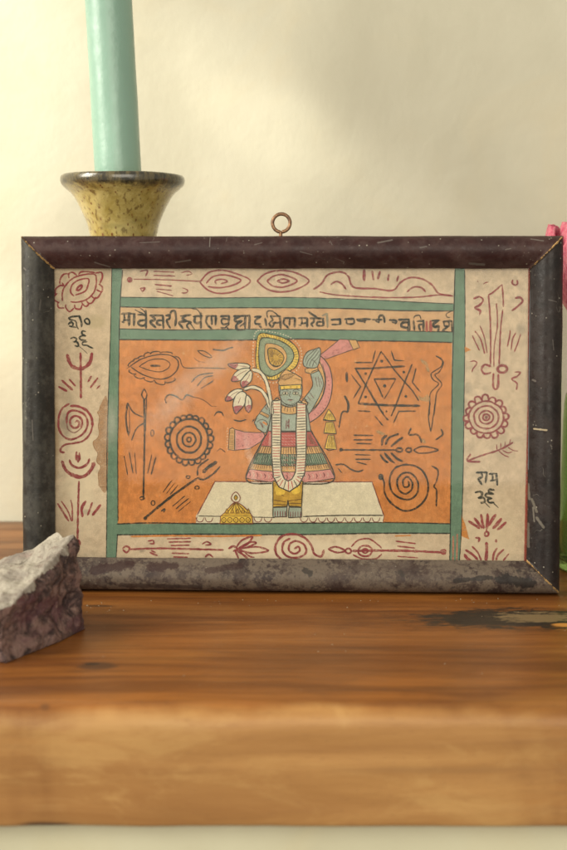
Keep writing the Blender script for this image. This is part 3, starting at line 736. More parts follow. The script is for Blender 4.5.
# --- bells
reg(280, 390, 8.1)
for s in ("395,155 430,200 452,250 350,245 370,200", "375,260 430,260 457,355 355,350", "390,365 435,365 458,480 362,475"):
    FO('yellow', 6, s)
for a, b, c_, d in (((385, 190), (415, 190), (362, 240), (440, 240)), ((382, 265), (425, 265), (368, 345), (445, 345)), ((395, 370), (430, 370), (375, 470), (448, 470))): HATCH('brown', 4, a, b, c_, d, 6)
S(I, 10, "352,240 400,248 450,246"); S(I, 6, "355,348 457,352"); S(I, 6, "372,478 400,488 440,482")
# --- golden crown on the dais
reg(190, 475, 7.09)
FO('yellow', 6, "213,345 218,290 245,268 290,215 325,185 370,215 420,260 440,290 446,345", False, 'darkred')
FO('cloth', 6, "325,120 355,155 348,185 325,192 302,182 294,155", True, 'darkred'); FO('gold', 5, "325,142 338,160 325,178 313,160", True)
for s in ("320,195 262,270", "322,195 290,270", "325,195 325,270", "330,195 365,270", "335,198 400,268"): S('brown', 6, s)
for k in range(5): FO('gold', 4, [(248+k*38, 268), (262+k*38, 236), (276+k*38, 268)], False, 'brown')
S('brown', 4, "222,290 440,290"); S('gold', 9, "240,276 425,276"); S('brown', 5, "216,342 446,342")
for k in range(5): RING('brown', 5, 240+k*43, 318, 16, 17, 9); DOT('gold', 240+k*43, 318, 8)

print('figure top', ZB[0]); ZB[0] = ZG
# --- orange field, right half
reg(345, 340, 5.67)
for s, w in (("205,65 160,160 120,250 75,360", 8), ("205,65 240,112 280,170 340,240 380,285 418,345", 7), ("75,360 200,368 320,372 425,373", 12), ("55,162 150,161 230,155 340,149", 10),
             ("60,165 120,260 170,345 220,425 245,455", 9), ("380,138 330,260 290,365 262,432", 8), ("165,220 225,221 288,220", 10), ("165,222 190,270 215,325", 8), ("288,222 255,280 222,335", 5),
             ("515,90 550,110 545,150 490,190 500,225 530,250 485,300 480,360 478,425", 6), ("515,90 557,125 535,180 510,200 548,250 520,300 512,360 505,425", 6)): S(I, w, s)
for s in ("55,128 155,128 172,60", "262,62 280,115 335,118", "35,195 88,265 48,330", "403,160 382,240 430,298", "70,402 145,405", "403,403 305,405 275,470"): S(I, 7, s, sharp=True)
for x, y, r in ((208, 120, 9), (117, 190, 8), (333, 182, 8), (225, 260, 10), (117, 323, 8), (345, 320, 8), (235, 405, 6)): DOT(I, x, y, r)
reg(330, 330, 4.246)
for s, w in (("190,365 225,407", 5), ("425,310 418,370 428,432", 5), ("446,310 438,370 428,432", 4), ("70,180 72,222", 9), ("62,280 78,315 75,350", 9), ("75,350 52,350 38,415", 6)): S(I, w, s)
FILL('loss', "385,125 410,135 418,155 422,178 412,176 404,150 390,138", True, .8); FILL('loss', "375,275 395,288 412,272 424,290 418,302 395,302 378,292", True, .8)
FILL('loss', "195,425 215,430 235,440 222,445 200,436", True, .8); FILL('loss', "385,465 400,462 408,478 396,480", True, .8)
reg(330, 425, 4.725)
for s, w in (("112,48 205,50", 7), ("110,70 200,70", 7), ("125,87 195,89", 6), ("118,140 192,142", 5), ("120,162 192,162", 6), ("125,175 175,187", 5), ("52,117 180,118 310,118", 7),
             ("245,95 250,65 270,48", 11), ("262,92 280,60 325,42", 10), ("288,102 320,75 345,58", 10), ("238,140 255,165 275,178", 9), ("258,132 280,160 305,180", 10), ("288,132 315,158 343,172", 9),
             ("395,118 430,102 470,105 510,118 470,130 420,133 395,118", 7), ("383,15 373,45 410,45 425,62 432,84", 8), ("525,20 532,45 498,70", 7), ("25,188 65,187 100,210 130,220 158,212", 7), ("38,205 55,225", 5),
             ("240,240 255,270 258,320 290,370 350,405 410,390 455,340 462,270 430,210 370,188 310,202 283,250 290,310 330,345 380,350 412,320 415,270 385,230 345,228 318,260 325,305 355,325 385,305 388,270 365,245 345,262 350,292 372,288 370,265", 8),
             ("480,193 510,215 505,260 492,290 503,310 502,385", 7)): S(I, w, s)
DOT(I, 52, 117, 9); DOT(I, 240, 245, 13, 15); RING(I, 8, 328, 118, 15, 9, 10); RING(I, 8, 372, 118, 13, 10, 10)

# --- right column
reg(460, 280, 7.73)
for s, w in (("135,5 140,18", 6), ("178,32 200,20 220,16", 7), ("408,0 402,22 425,40 445,28 440,0", 12), ("220,115 262,90 325,35", 11), ("325,35 332,120 335,210", 10), ("220,115 235,350 235,655", 11),
             ("330,230 312,400 302,655", 10), ("282,180 288,350 264,520 262,672", 8), ("105,145 150,130 178,155 150,195 115,215 155,238 150,270", 13), ("425,140 465,135 482,165 450,200 400,238", 14),
             ("95,430 150,545", 9), ("115,395 160,460 190,570", 10), ("155,355 190,450 208,565", 9), ("388,390 380,450 365,518", 9), ("430,410 405,460 395,540", 9), ("468,420 445,490 420,555", 9),
             ("78,632 110,625 130,645 100,685 92,712", 10), ("238,668 190,655 166,690 190,725 240,715", 15), ("258,722 258,830 290,832 296,728", 14), ("425,712 465,715 440,745 400,765 440,800 435,850", 11)): S(RD, w, s)
RING(RD, 17, 327, 688, 36, 28, 12)
reg(460, 380, 8.1)
for r, w in ((26, 12), (55, 12), (95, 13), (134, 12)): S(RD, w, circ(212, 302, r*(1.05), r*.97, 18, random.random()), True)
DOT('red3', 212, 302, 14)
SC(RD, 13, (212, 300), [(212+138*cos(2*pi*k/16+.15), 302+136*sin(2*pi*k/16+.15)) for k in range(17)], 45)
for s, w in (("60,655 180,610 320,565 430,505", 12), ("85,600 60,655 165,662", 14), ("300,565 295,520", 7), ("330,550 330,510", 7), ("362,540 365,500", 7), ("400,525 408,480", 7), ("315,575 350,605 395,625", 8),
             ("345,570 390,590 425,580", 8), ("390,545 430,570 470,575", 8)): S(RD, w, s)
reg(465, 460, 9.45)
for s, w in (("105,120 160,117 212,118", 18), ("155,120 160,160 120,178", 19), ("120,180 138,200 160,235", 18), ("207,118 200,165 193,218", 20), ("225,132 302,127", 17), ("254,132 262,165 255,195", 16), ("240,196 256,198", 24), ("255,198 300,182", 16),
             ("297,128 300,180 305,240", 19), ("95,308 135,298 162,315 150,345 122,358", 19), ("122,358 175,358 185,392 155,405 150,395", 19), ("185,400 235,450", 7),
             ("278,282 232,280 225,298 270,320", 18), ("270,322 205,318 198,345 250,362", 19), ("255,362 215,372 225,400 275,402", 18), ("268,405 315,452", 10)): S(I, w, s)
reg(460, 500, 8.1)
for s, w in (("70,172 130,210 160,230", 18), ("115,145 150,190 178,228", 17), ("170,115 180,180 192,232", 17), ("222,110 222,170 215,235", 19), ("290,115 260,160 230,210", 19), ("335,150 300,195 265,230", 22),
             ("372,180 330,220 300,240", 18), ("215,235 213,258", 12), ("125,305 155,310 148,340", 15), ("215,345 215,420 210,492", 22), ("300,390 275,430 265,490", 14), ("355,400 310,440 290,490", 14),
             ("395,435 350,490", 10), ("95,375 140,420 172,490", 12), ("45,405 100,440 145,485", 16), ("35,440 60,475 92,490", 20)): S(RD, w, s)
RING(RD, 14, 215, 275, 16, 18, 9); DOT(RD, 292, 330, 9, 14)

# --- bottom border
reg(110, 515, 3.15)
for s, w in (("40,105 50,98 62,105 52,118 40,108", 5), ("62,108 150,105 250,107 358,110", 5), ("120,82 135,80 138,90 125,90", 4), ("180,75 255,73", 4), ("185,85 255,84", 4), ("192,96 250,95", 4), ("195,120 250,122", 4),
             ("200,132 245,133", 4), ("290,92 305,84 318,92 300,95", 4), ("300,132 312,124 325,133", 5), ("125,118 150,128", 5), ("130,112 145,118", 4), ("374,106 388,98 402,108 388,114", 6),
             ("398,102 415,80 448,68 432,92 405,104", 5), ("405,104 440,86 460,88 430,103", 5), ("405,107 460,100 498,112 450,120 405,110", 5), ("402,112 420,125 435,138", 6), ("395,112 405,138", 5), ("425,118 440,130 455,133", 4)): S(RD, w, s)
reg(280, 515, 3.15)
for s, w in (("138,110 130,130 108,122 98,95 75,70 40,60 5,68 -14,95 -12,122 5,140", 6), ("45,106 58,100 62,112 45,122 28,110 32,90 52,82 76,94 82,118 60,133 28,132 8,114 12,86 32,74", 5.5),
             ("152,107 175,100 205,112 180,118 152,108", 5), ("228,113 300,112 400,113 520,118", 6), ("225,100 245,80 280,75 310,95 320,105", 4), ("230,125 260,138 300,138 320,122", 4),
             ("365,82 427,90", 4), ("370,98 425,104", 4), ("370,130 435,135", 3), ("505,112 520,110 520,122 508,122", 4)): S(RD, w, s)
RING(RD, 5, 215, 113, 9, 8, 9); RING(RD, 5, 268, 113, 22, 17, 12); RING(RD, 4, 268, 113, 9, 7, 9)
print('painting items', ZI[0], 'faces', len(BUF['f']))

# paint materials
PMARKS = [(80, 480, 26, 90, (.66, .56, .39), .75), (300, 548, 160, 14, (.68, .58, .41), .8), (490, 540, 40, 60, (.62, .52, .35), .5), (66, 424, 9, 16, (.17, .14, .11), .55), (142, 551, 4, 3, (.2, .17, .12), .7),
          (520, 330, 7, 9, (.27, .23, .17), .5), (468, 388, 6, 8, (.28, .24, .18), .5), (86, 512, 5, 4, (.26, .22, .16), .5), (504, 448, 12, 16, (.36, .30, .20), .5), (56, 440, 5, 60, (.36, .24, .12), .6),  # tall brown strip at the left paints in the left rail's shadow
          (96, 322, 16, 10, (.42, .34, .20), .6), (70, 398, 8, 12, (.3, .25, .17), .4), (482, 345, 10, 14, (.36, .32, .2), .5)]
def paint(name, colr, var=.12, wear=0., rough=.75, streak=False, bumps=.25, under=None, alt=None, marks=()):
    m = MT('paint_'+name)
    n0 = m.noise(30, 5, .6, .5); n1 = m.noise(260, 6, .7); n2 = m.noise(1300, 4, .7)
    st = m.noise(1, 4, .6, .4, co=m.mapping((900, 1, 160), rot=(0, .5, 0)))
    dk = tuple(a*(1-var*2.2) for a in colr); lt = tuple(min(.9, a*(1+var)+.01*var) for a in colr)
    c = m.mix(m.ramp(n1, .3, .7), dk, lt)
    c = m.mix(m.ramp(n0, .35, .7, 0, .5), c, alt if alt else lt)
    if streak: c = m.mix(m.ramp(st, .35, .65, 0, .6), c, tuple(a*.78 for a in colr))
    fib = m.noise(2300, 3, .65); fib2 = m.noise(700, 5, .75, .6)
    c = m.mix(m.ramp(fib, .42, .62, 0, .38), c, tuple(a*.62 for a in colr))
    c = m.mix(m.ramp(fib, .40, .30, 0, .35), c, tuple(min(.92, a*1.35+.015) for a in colr))
    c = m.mix(m.ramp(fib2, .60, .72, 0, .40), c, tuple(a*.5 for a in colr))
    if under: c = m.mix(m.ramp(m.noise(420, 5, .7), .64, .70, 0, .8), c, under)
    for (mx_, my_, rx, ry, mc_, ms) in marks:
        x, y, z = m.xyz(); q = onF(mx_, my_, PY); sx = .0005
        dx = m.math('DIVIDE', m.math('SUBTRACT', x, q[0]), rx*sx); dz = m.math('DIVIDE', m.math('SUBTRACT', z, q[1]), ry*sx)
        d = m.math('SQRT', m.math('ADD', m.math('MULTIPLY', dx, dx), m.math('MULTIPLY', dz, dz)))
        d = m.math('ADD', d, m.math('MULTIPLY', m.math('SUBTRACT', m.noise(210, 5, .7), .5), 1.6))
        c = m.mix(m.ramp(d, .2, 1.1, ms, 0), c, mc_)
    h = m.math('ADD', n1, m.math('ADD', m.math('MULTIPLY', n2, .4), m.math('MULTIPLY', st, .5 if streak else .1)))
    sh = m.bsdf(c, rough, .25, m.bump(h, bumps, .0004))
    if wear:
        tr = nm(m.t, 'ShaderNodeBsdfTransparent'); mx = nm(m.t, 'ShaderNodeMixShader')
        a = m.ramp(m.math('ADD', m.math('MULTIPLY', n1, .45), m.math('MULTIPLY', m.noise(1700, 3, .7), .55)), .52-wear*.5, .66-wear*.2, 1, .35)
        m.L(a, mx.inputs[0]); m.L(tr.outputs[0], mx.inputs[1]); m.L(sh, mx.inputs[2]); sh = mx.outputs[0]
    return m.done(sh)
C = {
 'paper': dict(colr=(.63, .50, .345), var=.13, alt=(.56, .43, .28), bumps=.35, marks=PMARKS),
 'paperlight': dict(colr=(.50, .42, .27), var=.08, wear=.25),
 'bandtan': dict(colr=(.60, .36, .18), var=.10, alt=(.56, .42, .25)),
 'orange': dict(colr=(.63, .235, .060), var=.17, streak=True, alt=(.70, .35, .13), under=(.60, .36, .16), bumps=.5),
 'orangelt': dict(colr=(.62, .25, .06), var=.10, wear=.1),
 'green': dict(colr=(.155, .255, .17), var=.14, streak=True, alt=(.17, .26, .175), bumps=.35, under=(.2, .3, .2)),
 'ink': dict(colr=(.034, .040, .030), var=.25, wear=.20),
 'outline': dict(colr=(.055, .046, .032), var=.2, wear=.0),
 'red': dict(colr=(.33, .055, .060), var=.2, wear=.20),
 'red2': dict(colr=(.42, .09, .06), var=.15, wear=.1),
 'red3': dict(colr=(.30, .12, .10), var=.15, wear=.3),
 'darkred': dict(colr=(.20, .035, .035), var=.15, wear=.15),
 'stripe': dict(colr=(.50, .22, .14), var=.12, wear=.15),
 'stain': dict(colr=(.50, .30, .16), var=.12, wear=.3),
 'stain2': dict(colr=(.38, .21, .10), var=.12, wear=.3),
 'grime': dict(colr=(.18, .14, .10), var=.2, wear=.55),
 'grime2': dict(colr=(.33, .30, .20), var=.2, wear=.25),
 'loss': dict(colr=(.58, .40, .18), var=.15, wear=.4),
 'cloth': dict(colr=(.70, .63, .45), var=.07, alt=(.64, .55, .35)),
 'yellow': dict(colr=(.74, .50, .075), var=.15), 'gold': dict(colr=(.50, .30, .045), var=.2),
 'tan': dict(colr=(.62, .36, .13), var=.12), 'pink': dict(colr=(.60, .25, .21), var=.12), 'pinklt': dict(colr=(.58, .38, .29), var=.08),
 'lotus': dict(colr=(.46, .11, .12), var=.2, wear=.2), 'redcloth': dict(colr=(.47, .095, .075), var=.15),
 'skin': dict(colr=(.33, .38, .30), var=.10), 'greenlt': dict(colr=(.22, .28, .165), var=.12), 'greenpale': dict(colr=(.36, .40, .26), var=.1, wear=.1),
 'greendk': dict(colr=(.07, .14, .085), var=.15), 'brown': dict(colr=(.13, .065, .022), var=.15),
}
# paper sheet itself
def grid_paper():
    a = onF(40, 255, PY); b = onF(540, 580, PY)
    x0, x1, z1, z0 = X0+.0125, X1-.0125, Z1-.0125, .0125
    return [(x0, PY, z0), (x1, PY, z0), (x1, PY, z1), (x0, PY, z1), (x0, PY+.0008, z0), (x1, PY+.0008, z0), (x1, PY+.0008, z1), (x0, PY+.0008, z1)], \
           [(0, 1, 2, 3), (7, 6, 5, 4), (0, 4, 5, 1), (1, 5, 6, 2), (2, 6, 7, 3), (3, 7, 4, 0)]
v, f = grid_paper()
b = len(v)
MATN2 = ['paper'] + MATN
lim = (X0+.0126, X1-.0126, .0126, Z1-.0126)
allv = v + [(min(max(q[0], lim[0]), lim[1]), q[1], min(max(q[2], lim[2]), lim[3])) for q in BUF['v']]
allf = f + [tuple(b+i for i in q) for q in BUF['f']]
mi = [0]*len(f) + [k+1 for k in BUF['m']]
po = mesh_obj('painting', allv, allf, [paint(k, **C[k]) for k in MATN2], frame, mi)
po['label'] = 'orange and cream folk painting of a standing blue figure with black and red symbols'

# glass
def glass_pane():
    m = MT('picture_glass')
    x, y, z = m.xyz()
    gl = nm(m.t, 'ShaderNodeBsdfGlossy'); gl.inputs['Roughness'].default_value = .03
    tr = nm(m.t, 'ShaderNodeBsdfTransparent'); fr = nm(m.t, 'ShaderNodeFresnel'); fr.inputs[0].default_value = 1.45
    mx = nm(m.t, 'ShaderNodeMixShader'); m.L(m.math('MULTIPLY', fr.outputs[0], .45), mx.inputs[0]); m.L(tr.outputs[0], mx.inputs[1]); m.L(gl.outputs[0], mx.inputs[2])
    # glare streaks painted as pale diffuse bands on the pane, plus dust specks
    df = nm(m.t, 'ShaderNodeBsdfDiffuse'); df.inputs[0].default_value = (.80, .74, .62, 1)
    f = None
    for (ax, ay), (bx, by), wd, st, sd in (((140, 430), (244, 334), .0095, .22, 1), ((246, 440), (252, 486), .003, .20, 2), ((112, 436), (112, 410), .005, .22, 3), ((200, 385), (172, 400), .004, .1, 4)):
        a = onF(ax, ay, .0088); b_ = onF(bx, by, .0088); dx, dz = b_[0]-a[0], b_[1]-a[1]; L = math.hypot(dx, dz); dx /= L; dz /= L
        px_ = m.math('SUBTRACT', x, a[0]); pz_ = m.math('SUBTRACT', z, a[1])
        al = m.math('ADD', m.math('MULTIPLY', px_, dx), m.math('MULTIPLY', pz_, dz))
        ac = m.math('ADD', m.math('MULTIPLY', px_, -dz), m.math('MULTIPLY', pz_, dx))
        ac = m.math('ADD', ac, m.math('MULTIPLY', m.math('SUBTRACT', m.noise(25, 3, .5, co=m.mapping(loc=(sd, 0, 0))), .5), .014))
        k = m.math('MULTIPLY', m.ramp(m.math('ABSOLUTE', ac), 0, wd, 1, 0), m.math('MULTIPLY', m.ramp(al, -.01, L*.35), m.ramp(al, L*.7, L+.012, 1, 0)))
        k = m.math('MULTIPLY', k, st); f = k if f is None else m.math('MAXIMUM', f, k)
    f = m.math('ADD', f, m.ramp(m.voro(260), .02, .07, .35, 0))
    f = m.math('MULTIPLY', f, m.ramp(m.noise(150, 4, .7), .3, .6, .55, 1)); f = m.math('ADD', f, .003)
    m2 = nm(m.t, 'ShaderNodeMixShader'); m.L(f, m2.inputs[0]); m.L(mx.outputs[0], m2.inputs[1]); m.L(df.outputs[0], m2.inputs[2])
    mat = m.done(m2.outputs[0])
    g = .0129
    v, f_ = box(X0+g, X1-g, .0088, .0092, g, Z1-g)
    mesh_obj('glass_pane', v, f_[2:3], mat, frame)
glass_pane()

# ------------------------------------------------------------------ candle and holder
HY = .664
rimL, rimR = onY(60.5, 179, HY), onY(183, 180, HY)
hx = (rimL.x+rimR.x)/2 + .0005; RR = (rimR.x-rimL.x)/2; rz = onY(122, 175.5, HY).z
foot_r = (onY(154.5, 234, HY).x-onY(88, 234, HY).x)/2
zb = onY(120, 236, HY).z
print('holder', hx, RR, rz, foot_r, zb)
m = MT('speckled_glaze')
n1 = m.noise(70, 6, .7, .4); n2 = m.noise(300, 4, .7, co=m.mapping((1, 1, .35))); v1 = m.voro(420, co=m.mapping((1, 1, .5)))
x, y, z = m.xyz()
c = m.mix(m.ramp(n1, .3, .7), (.30, .22, .055), (.52, .42, .16))
c = m.mix(m.ramp(n2, .54, .64, 0, .8), c, (.14, .085, .025))
c = m.mix(m.math('MULTIPLY', m.ramp(v1, .12, .30, 1, 0), m.ramp(m.noise(60, 3, .6, co=m.mapping(loc=(2, 5, 1))), .36, .5)), c, (.15, .055, .018))
c = m.mix(m.ramp(m.noise(30, 4, .7, co=m.mapping((.6, .6, 2.2))), .54, .7, 0, .5), c, (.20, .18, .07))
rimf = m.ramp(m.math('ADD', z, m.math('MULTIPLY', m.math('SUBTRACT', m.noise(120, 5, .7), .5), .012)), rz-.0085, rz-.0050)
c = m.mix(rimf, c, m.mix(m.ramp(n2, .4, .6), (.030, .026, .018), (.11, .085, .04)))
M_glz = m.done(m.bsdf(c, m.ramp(n1, .3, .7, .16, .34), .6, m.bump(m.math('ADD', n1, m.math('MULTIPLY', n2, .5)), .35, .001), Coat_Weight=.5, Coat_Roughness=.08))
hold = empty('candle_holder', (hx, HY, 0))
tag(hold, 'speckled mustard glazed ceramic candle holder with dark flared rim behind the picture frame', 'candle holder')
cr_ = foot_r
H0 = rz
cup = [(.0135, H0-.048), (.0165, H0-.046), (cr_*.86, H0-.042), (cr_*.93, H0-.038), (cr_*1.0, zb+.0), (cr_*1.08, zb+.006), (cr_*1.19, zb+.011), (cr_*1.34, zb+.017), (cr_*1.51, zb+.0222), (RR*.925, H0-.0072), (RR*.985, H0-.0050),
       (RR, H0-.0030), (RR*.992, H0-.0012), (RR*.96, H0-.0001), (RR*.92, H0-.0006), (RR*.80, H0-.0045), (RR*.6, H0-.0095), (.0175, H0-.013), (.0145, H0-.016), (.0140, H0-.032), (.0005, H0-.033)]
def sm(prof, k=6):
    q = cr(prof, False, 1e9); out = []
    n = len(prof)
    for i in range(n-1):
        g = lambda j: prof[max(0, min(n-1, j))]
        p0, p1, p2, p3 = g(i-1), g(i), g(i+1), g(i+2)
        for j in range(k):
            t = j/k; out.append(tuple(.5*((2*p1[a]) + (-p0[a]+p2[a])*t + (2*p0[a]-5*p1[a]+4*p2[a]-p3[a])*t*t + (-p0[a]+3*p1[a]-3*p2[a]+p3[a])*t**3) for a in (0, 1)))
    return out + [prof[-1]]
v, f = lathe(sm(cup, 4), 128, .02, 3); mesh_obj('cup', v, f, M_glz, hold, smooth=True)
v, f = lathe(sm([(.016, .030), (.0125, .040), (.0105, .070), (.0100, .110), (.0115, .150), (.0140, H0-.0475)], 5), 64, .02, 5); mesh_obj('stem', v, f, M_glz, hold, smooth=True)
v, f = lathe(sm([(.0005, .001), (.036, .0005), (.040, .003), (.039, .008), (.030, .016), (.020, .024), (.0155, .0305)], 4), 96, .02, 8); mesh_obj('foot', v, f, M_glz, hold, smooth=True)
# candle
m = MT('pale_green_wax'); n1 = m.noise(18, 4, .5, co=m.mapping((1, 1, .25))); n2 = m.noise(160, 4, .6)
M_wax = m.done(m.bsdf(m.mix(m.ramp(n1, .3, .7), (.215, .35, .285), (.275, .42, .345)), m.ramp(n2, .3, .7, .30, .42), .5, m.bump(m.math('ADD', m.math('MULTIPLY', n1, 3.), m.math('MULTIPLY', n2, .4)), .55, .0016),
                    Subsurface_Weight=.35, Subsurface_Radius=(.004, .006, .005), Subsurface_Scale=1.0))
pb = onY(118, 168, HY); pt = onY(108.5, 0, HY)
dv = (pt-pb).normalized(); base = pb - dv*.030; crad = (onY(141, 150, HY).x-onY(94.5, 150, HY).x)/2
cand = empty('candle', base); cand.rotation_mode = 'QUATERNION'; cand.rotation_quaternion = Vector((0, 0, 1)).rotation_difference(dv)
tag(cand, 'tall pale blue green wax candle standing in the ceramic holder', 'candle')
v, f = lathe([(.0005, 0), (crad*.75, 0), (crad*.80, .014), (crad*.99, .026)] + [(crad*(1.0-.0004*k), .026+.006*k) for k in range(1, 28)] + [(crad*.9, .195), (crad*.6, .203), (crad*.2, .207), (.0004, .2075)], 64, .012, 1)
mesh_obj('wax', v, f, M_wax, cand, smooth=True)
mw = MT('wick'); mw = mw.done(mw.bsdf((.7, .66, .55), .9, .1)); v, f = tube([Vector((0, 0, .206)), Vector((.0004, 0, .212)), Vector((.001, 0, .217))], .0009, 8); mesh_obj('wick', v, f, mw, cand, smooth=True)

# ------------------------------------------------------------------ rock
def rock():
    import bmesh
    m = MT('purple_mineral'); n1 = m.noise(130, 7, .75, .8); n2 = m.noise(230, 6, .75); v1 = m.voro(120, co=m.mapping((1, 1.4, 1)))
    c = m.mix(m.ramp(n1, .40, .60), (.040, .022, .022), (.24, .145, .125))
    c = m.mix(m.ramp(m.noise(38, 5, .65, .6, co=m.mapping(loc=(3, 2, 5))), .50, .66, 0, .8), c, (.13, .05, .062))
    c = m.mix(m.ramp(n2, .58, .68, 0, .7), c, (.34, .23, .19))
    c = m.mix(m.ramp(m.noise(45, 5, .7, .5, co=m.mapping(loc=(7, 1, 1))), .60, .70, 0, .85), c, (.02, .012, .014))
    x, y, z = m.xyz()
    am = m.math('MULTIPLY', m.ramp(m.math('ADD', m.math('ADD', x, m.math('MULTIPLY', z, 1.2)), m.math('MULTIPLY', n1, .018)), -.008, .002, 1, 0), 1.)
    c = m.mix(am, c, (.42, .28, .12))
    h = m.math('ADD', m.math('MULTIPLY', n1, 1.5), m.math('MULTIPLY', n2, .6))
    dark = m.done(m.bsdf(c, m.ramp(n2, .3, .7, .38, .7), .45, m.bump(h, .7, .003)))
    m = MT('lit_white_crust'); n1 = m.noise(60, 6, .65, .5, co=m.mapping((1, 1, 1), rot=(0, .7, 0))); n2 = m.noise(260, 5, .7)  # pale crust colour, brightness of the lit top face included
    c = m.mix(m.ramp(n1, .35, .65), (.40, .36, .30), (.20, .17, .145)); c = m.mix(m.ramp(n2, .55, .66, 0, .7), c, (.17, .12, .10))
    c = m.mix(m.ramp(m.noise(35, 4, .6, co=m.mapping(loc=(5, 5, 2))), .58, .68, 0, .6), c, (.34, .25, .22))
    h = m.math('ADD', m.math('MULTIPLY', n1, 1.5), m.math('MULTIPLY', n2, .5))
    light = m.done(m.bsdf(c, .72, .3, m.bump(h, .7, .0025)))
    A = {}
    g = {'c': onZ(86, 629), 'f1': onZ(60, 642), 'f2': onZ(5, 664), 'f3': onZ(-40, 668)}
    yb = g['c'].y
    pts_ = {
     'b_r': g['c'], 'b_f1': g['f1'], 'b_f': g['f2'], 'b_l': onZ(-70, 650), 'b_bl': onZ(-60, 612), 'b_br': onZ(62, 612),
     'peakR': onY(72, 537, yb+.006), 'peakL': onY(57, 533, yb+.014), 'shR': onY(79, 560, yb+.002), 'midR': onY(84, 590, yb-.001),
     'e1': onY(60, 553, yb-.006), 'e2': onY(41, 574, yb-.020), 'e3': onY(11, 606, yb-.044), 'e4': onY(-25, 622, yb-.050), 'e5': onY(-70, 600, yb-.03),
     't1': onY(38, 545, yb+.020), 't2': onY(2, 577, yb+.018), 't3': onY(-60, 585, yb+.015), 'lowR': onY(86, 612, yb-.001), 'fm': onY(3, 645, yb-.050),
    }
    cen = onZ(20, 640); cen.z = 0
    bm = bmesh.new()
    for p in pts_.values(): bm.verts.new(p-cen)
    bmesh.ops.convex_hull(bm, input=bm.verts)
    for vtx in [v for v in bm.verts if not v.link_faces]: bm.verts.remove(vtx)
    # mark crust faces, tilted up to the left: pale mineral plus painted-in top light
    for fc in bm.faces:
        fc.material_index = 1 if all((v_.co-(pts_[k]-cen)).length > 1e-6 for v_ in fc.verts for k in ('b_r', 'b_f1', 'b_f', 'b_l', 'b_bl', 'b_br', 'shR', 'midR', 'lowR', 'fm')) else 0
    planes = []
    for fc in bm.faces:
        fc.normal_update()
        if fc.material_index: planes.append((fc.normal.copy(), fc.verts[0].co.copy()))
    bmesh.ops.triangulate(bm, faces=bm.faces)
    for it in range(5):
        es = [e for e in bm.edges if e.calc_length() > .0016]
        if not es: break
        bmesh.ops.subdivide_edges(bm, edges=es, cuts=1, use_grid_fill=False)
        bmesh.ops.triangulate(bm, faces=bm.faces)
    for fc in bm.faces:
        q = fc.calc_center_median(); fc.normal_update()
        dd = min(abs((q-o_).dot(n_)) for n_, o_ in planes); facing = max(fc.normal.dot(n_) for n_, o_ in planes)
        nz = noise.noise(q*110)*.6 + noise.noise(q*260)*.4
        fc.material_index = 1 if (facing > .97 and nz < .10) or (dd < .0042*(nz+.15) and q.z > .01) else 0
    bmesh.ops.smooth_vert(bm, verts=bm.verts, factor=.5, use_axis_x=True, use_axis_y=True, use_axis_z=True)
    bm.normal_update()
    for v_ in bm.verts:
        p = v_.co; k = min(1, max(0, p.z/.004))
        ridg = 1-abs(noise.noise(p*75+Vector((5, 0, 0))))*2
        d = .0026*noise.noise(p*45) + .0014*ridg*noise.noise(p*30+Vector((9, 2, 2))) + .0010*noise.noise(p*150)+ .0005*noise.noise(p*420)
        cell = noise.voronoi(p*70)[0][0]; d += (cell-.35)*-.0024
        v_.co += v_.normal*d*k*1.5
    low = min(v_.co.z for v_ in bm.verts)
    for v_ in bm.verts: v_.co.z = max(v_.co.z, 0.0002)
    me = bpy.data.meshes.new('rock'); bm.to_mesh(me); bm.free(); me.materials.append(dark); me.materials.append(light)
    o = bpy.data.objects.new('rock', me); col.objects.link(o); o.location = cen
    tag(o, 'rough purple brown mineral rock with a pale crusted top, in front of the frame corner', 'rock')
rock()

# ------------------------------------------------------------------ green glass vase and pink flower at the right edge
VY = onZ(566, 569).y
vx = onY(567, 480, VY).x + .017
vase = empty('glass_vase', (vx, VY, 0)); tag(vase, 'green glass vase behind the right side of the picture frame', 'vase')
m = MT('green_glass'); 
M_gg = m.done(m.bsdf((.40, .66, .22), .04, .5, None, Transmission_Weight=.92, IOR=1.45))
vz1 = onY(567, 382, VY).z
rv = vx - onY(561.5, 480, VY).x
prof_o = [(.0005, .0006), (rv*.9, .0006), (rv, .004), (rv*1.02, .02), (rv*1.0, .045), (rv*.97, vz1-.012), (rv*.80, vz1-.004), (rv*.55, vz1+.003), (rv*.42, vz1+.012), (rv*.42, vz1+.030), (rv*.47, vz1+.036)]
prof_i = [(r*1-.0018, z) for r, z in prof_o[::-1] if r > .003][:-2] + [(rv*.9-.002, .005), (.0005, .0045)]
v, f = lathe(sm(prof_o, 4)+sm(prof_i, 4), 72); mesh_obj('body', v, f, M_gg, vase, smooth=True)
m = MT('vase_water'); 
fl = empty('pink_flower', (vx, VY, 0)); tag(fl, 'pink ribbed flower standing in the green glass vase at the right edge', 'flower')
mg = MT('stem_green'); mg = mg.done(mg.bsdf(mg.mix(mg.noise(90), (.06, .13, .03), (.10, .2, .05)), .5, .4))
zt = onY(560, 222, VY).z
v, f = tube([Vector((0, 0, .012)), Vector((.001, 0, .05)), Vector((.0015, 0, .10)), Vector((.001, 0, zt-.045))], .0022, 12); mesh_obj('stem', v, f, mg, fl, smooth=True)
m = MT('pink_petal'); x, y, z = m.xyz()
st = m.noise(1, 5, .7, .2, co=m.mapping((700, 700, 40)))
c = m.mix(m.ramp(st, .3, .7), (.50, .055, .125), (.72, .26, .31))
M_pet = m.done(m.bsdf(c, .45, .35, m.bump(st, .4, .0008), Subsurface_Weight=.25, Subsurface_Radius=(.004, .001, .001)))
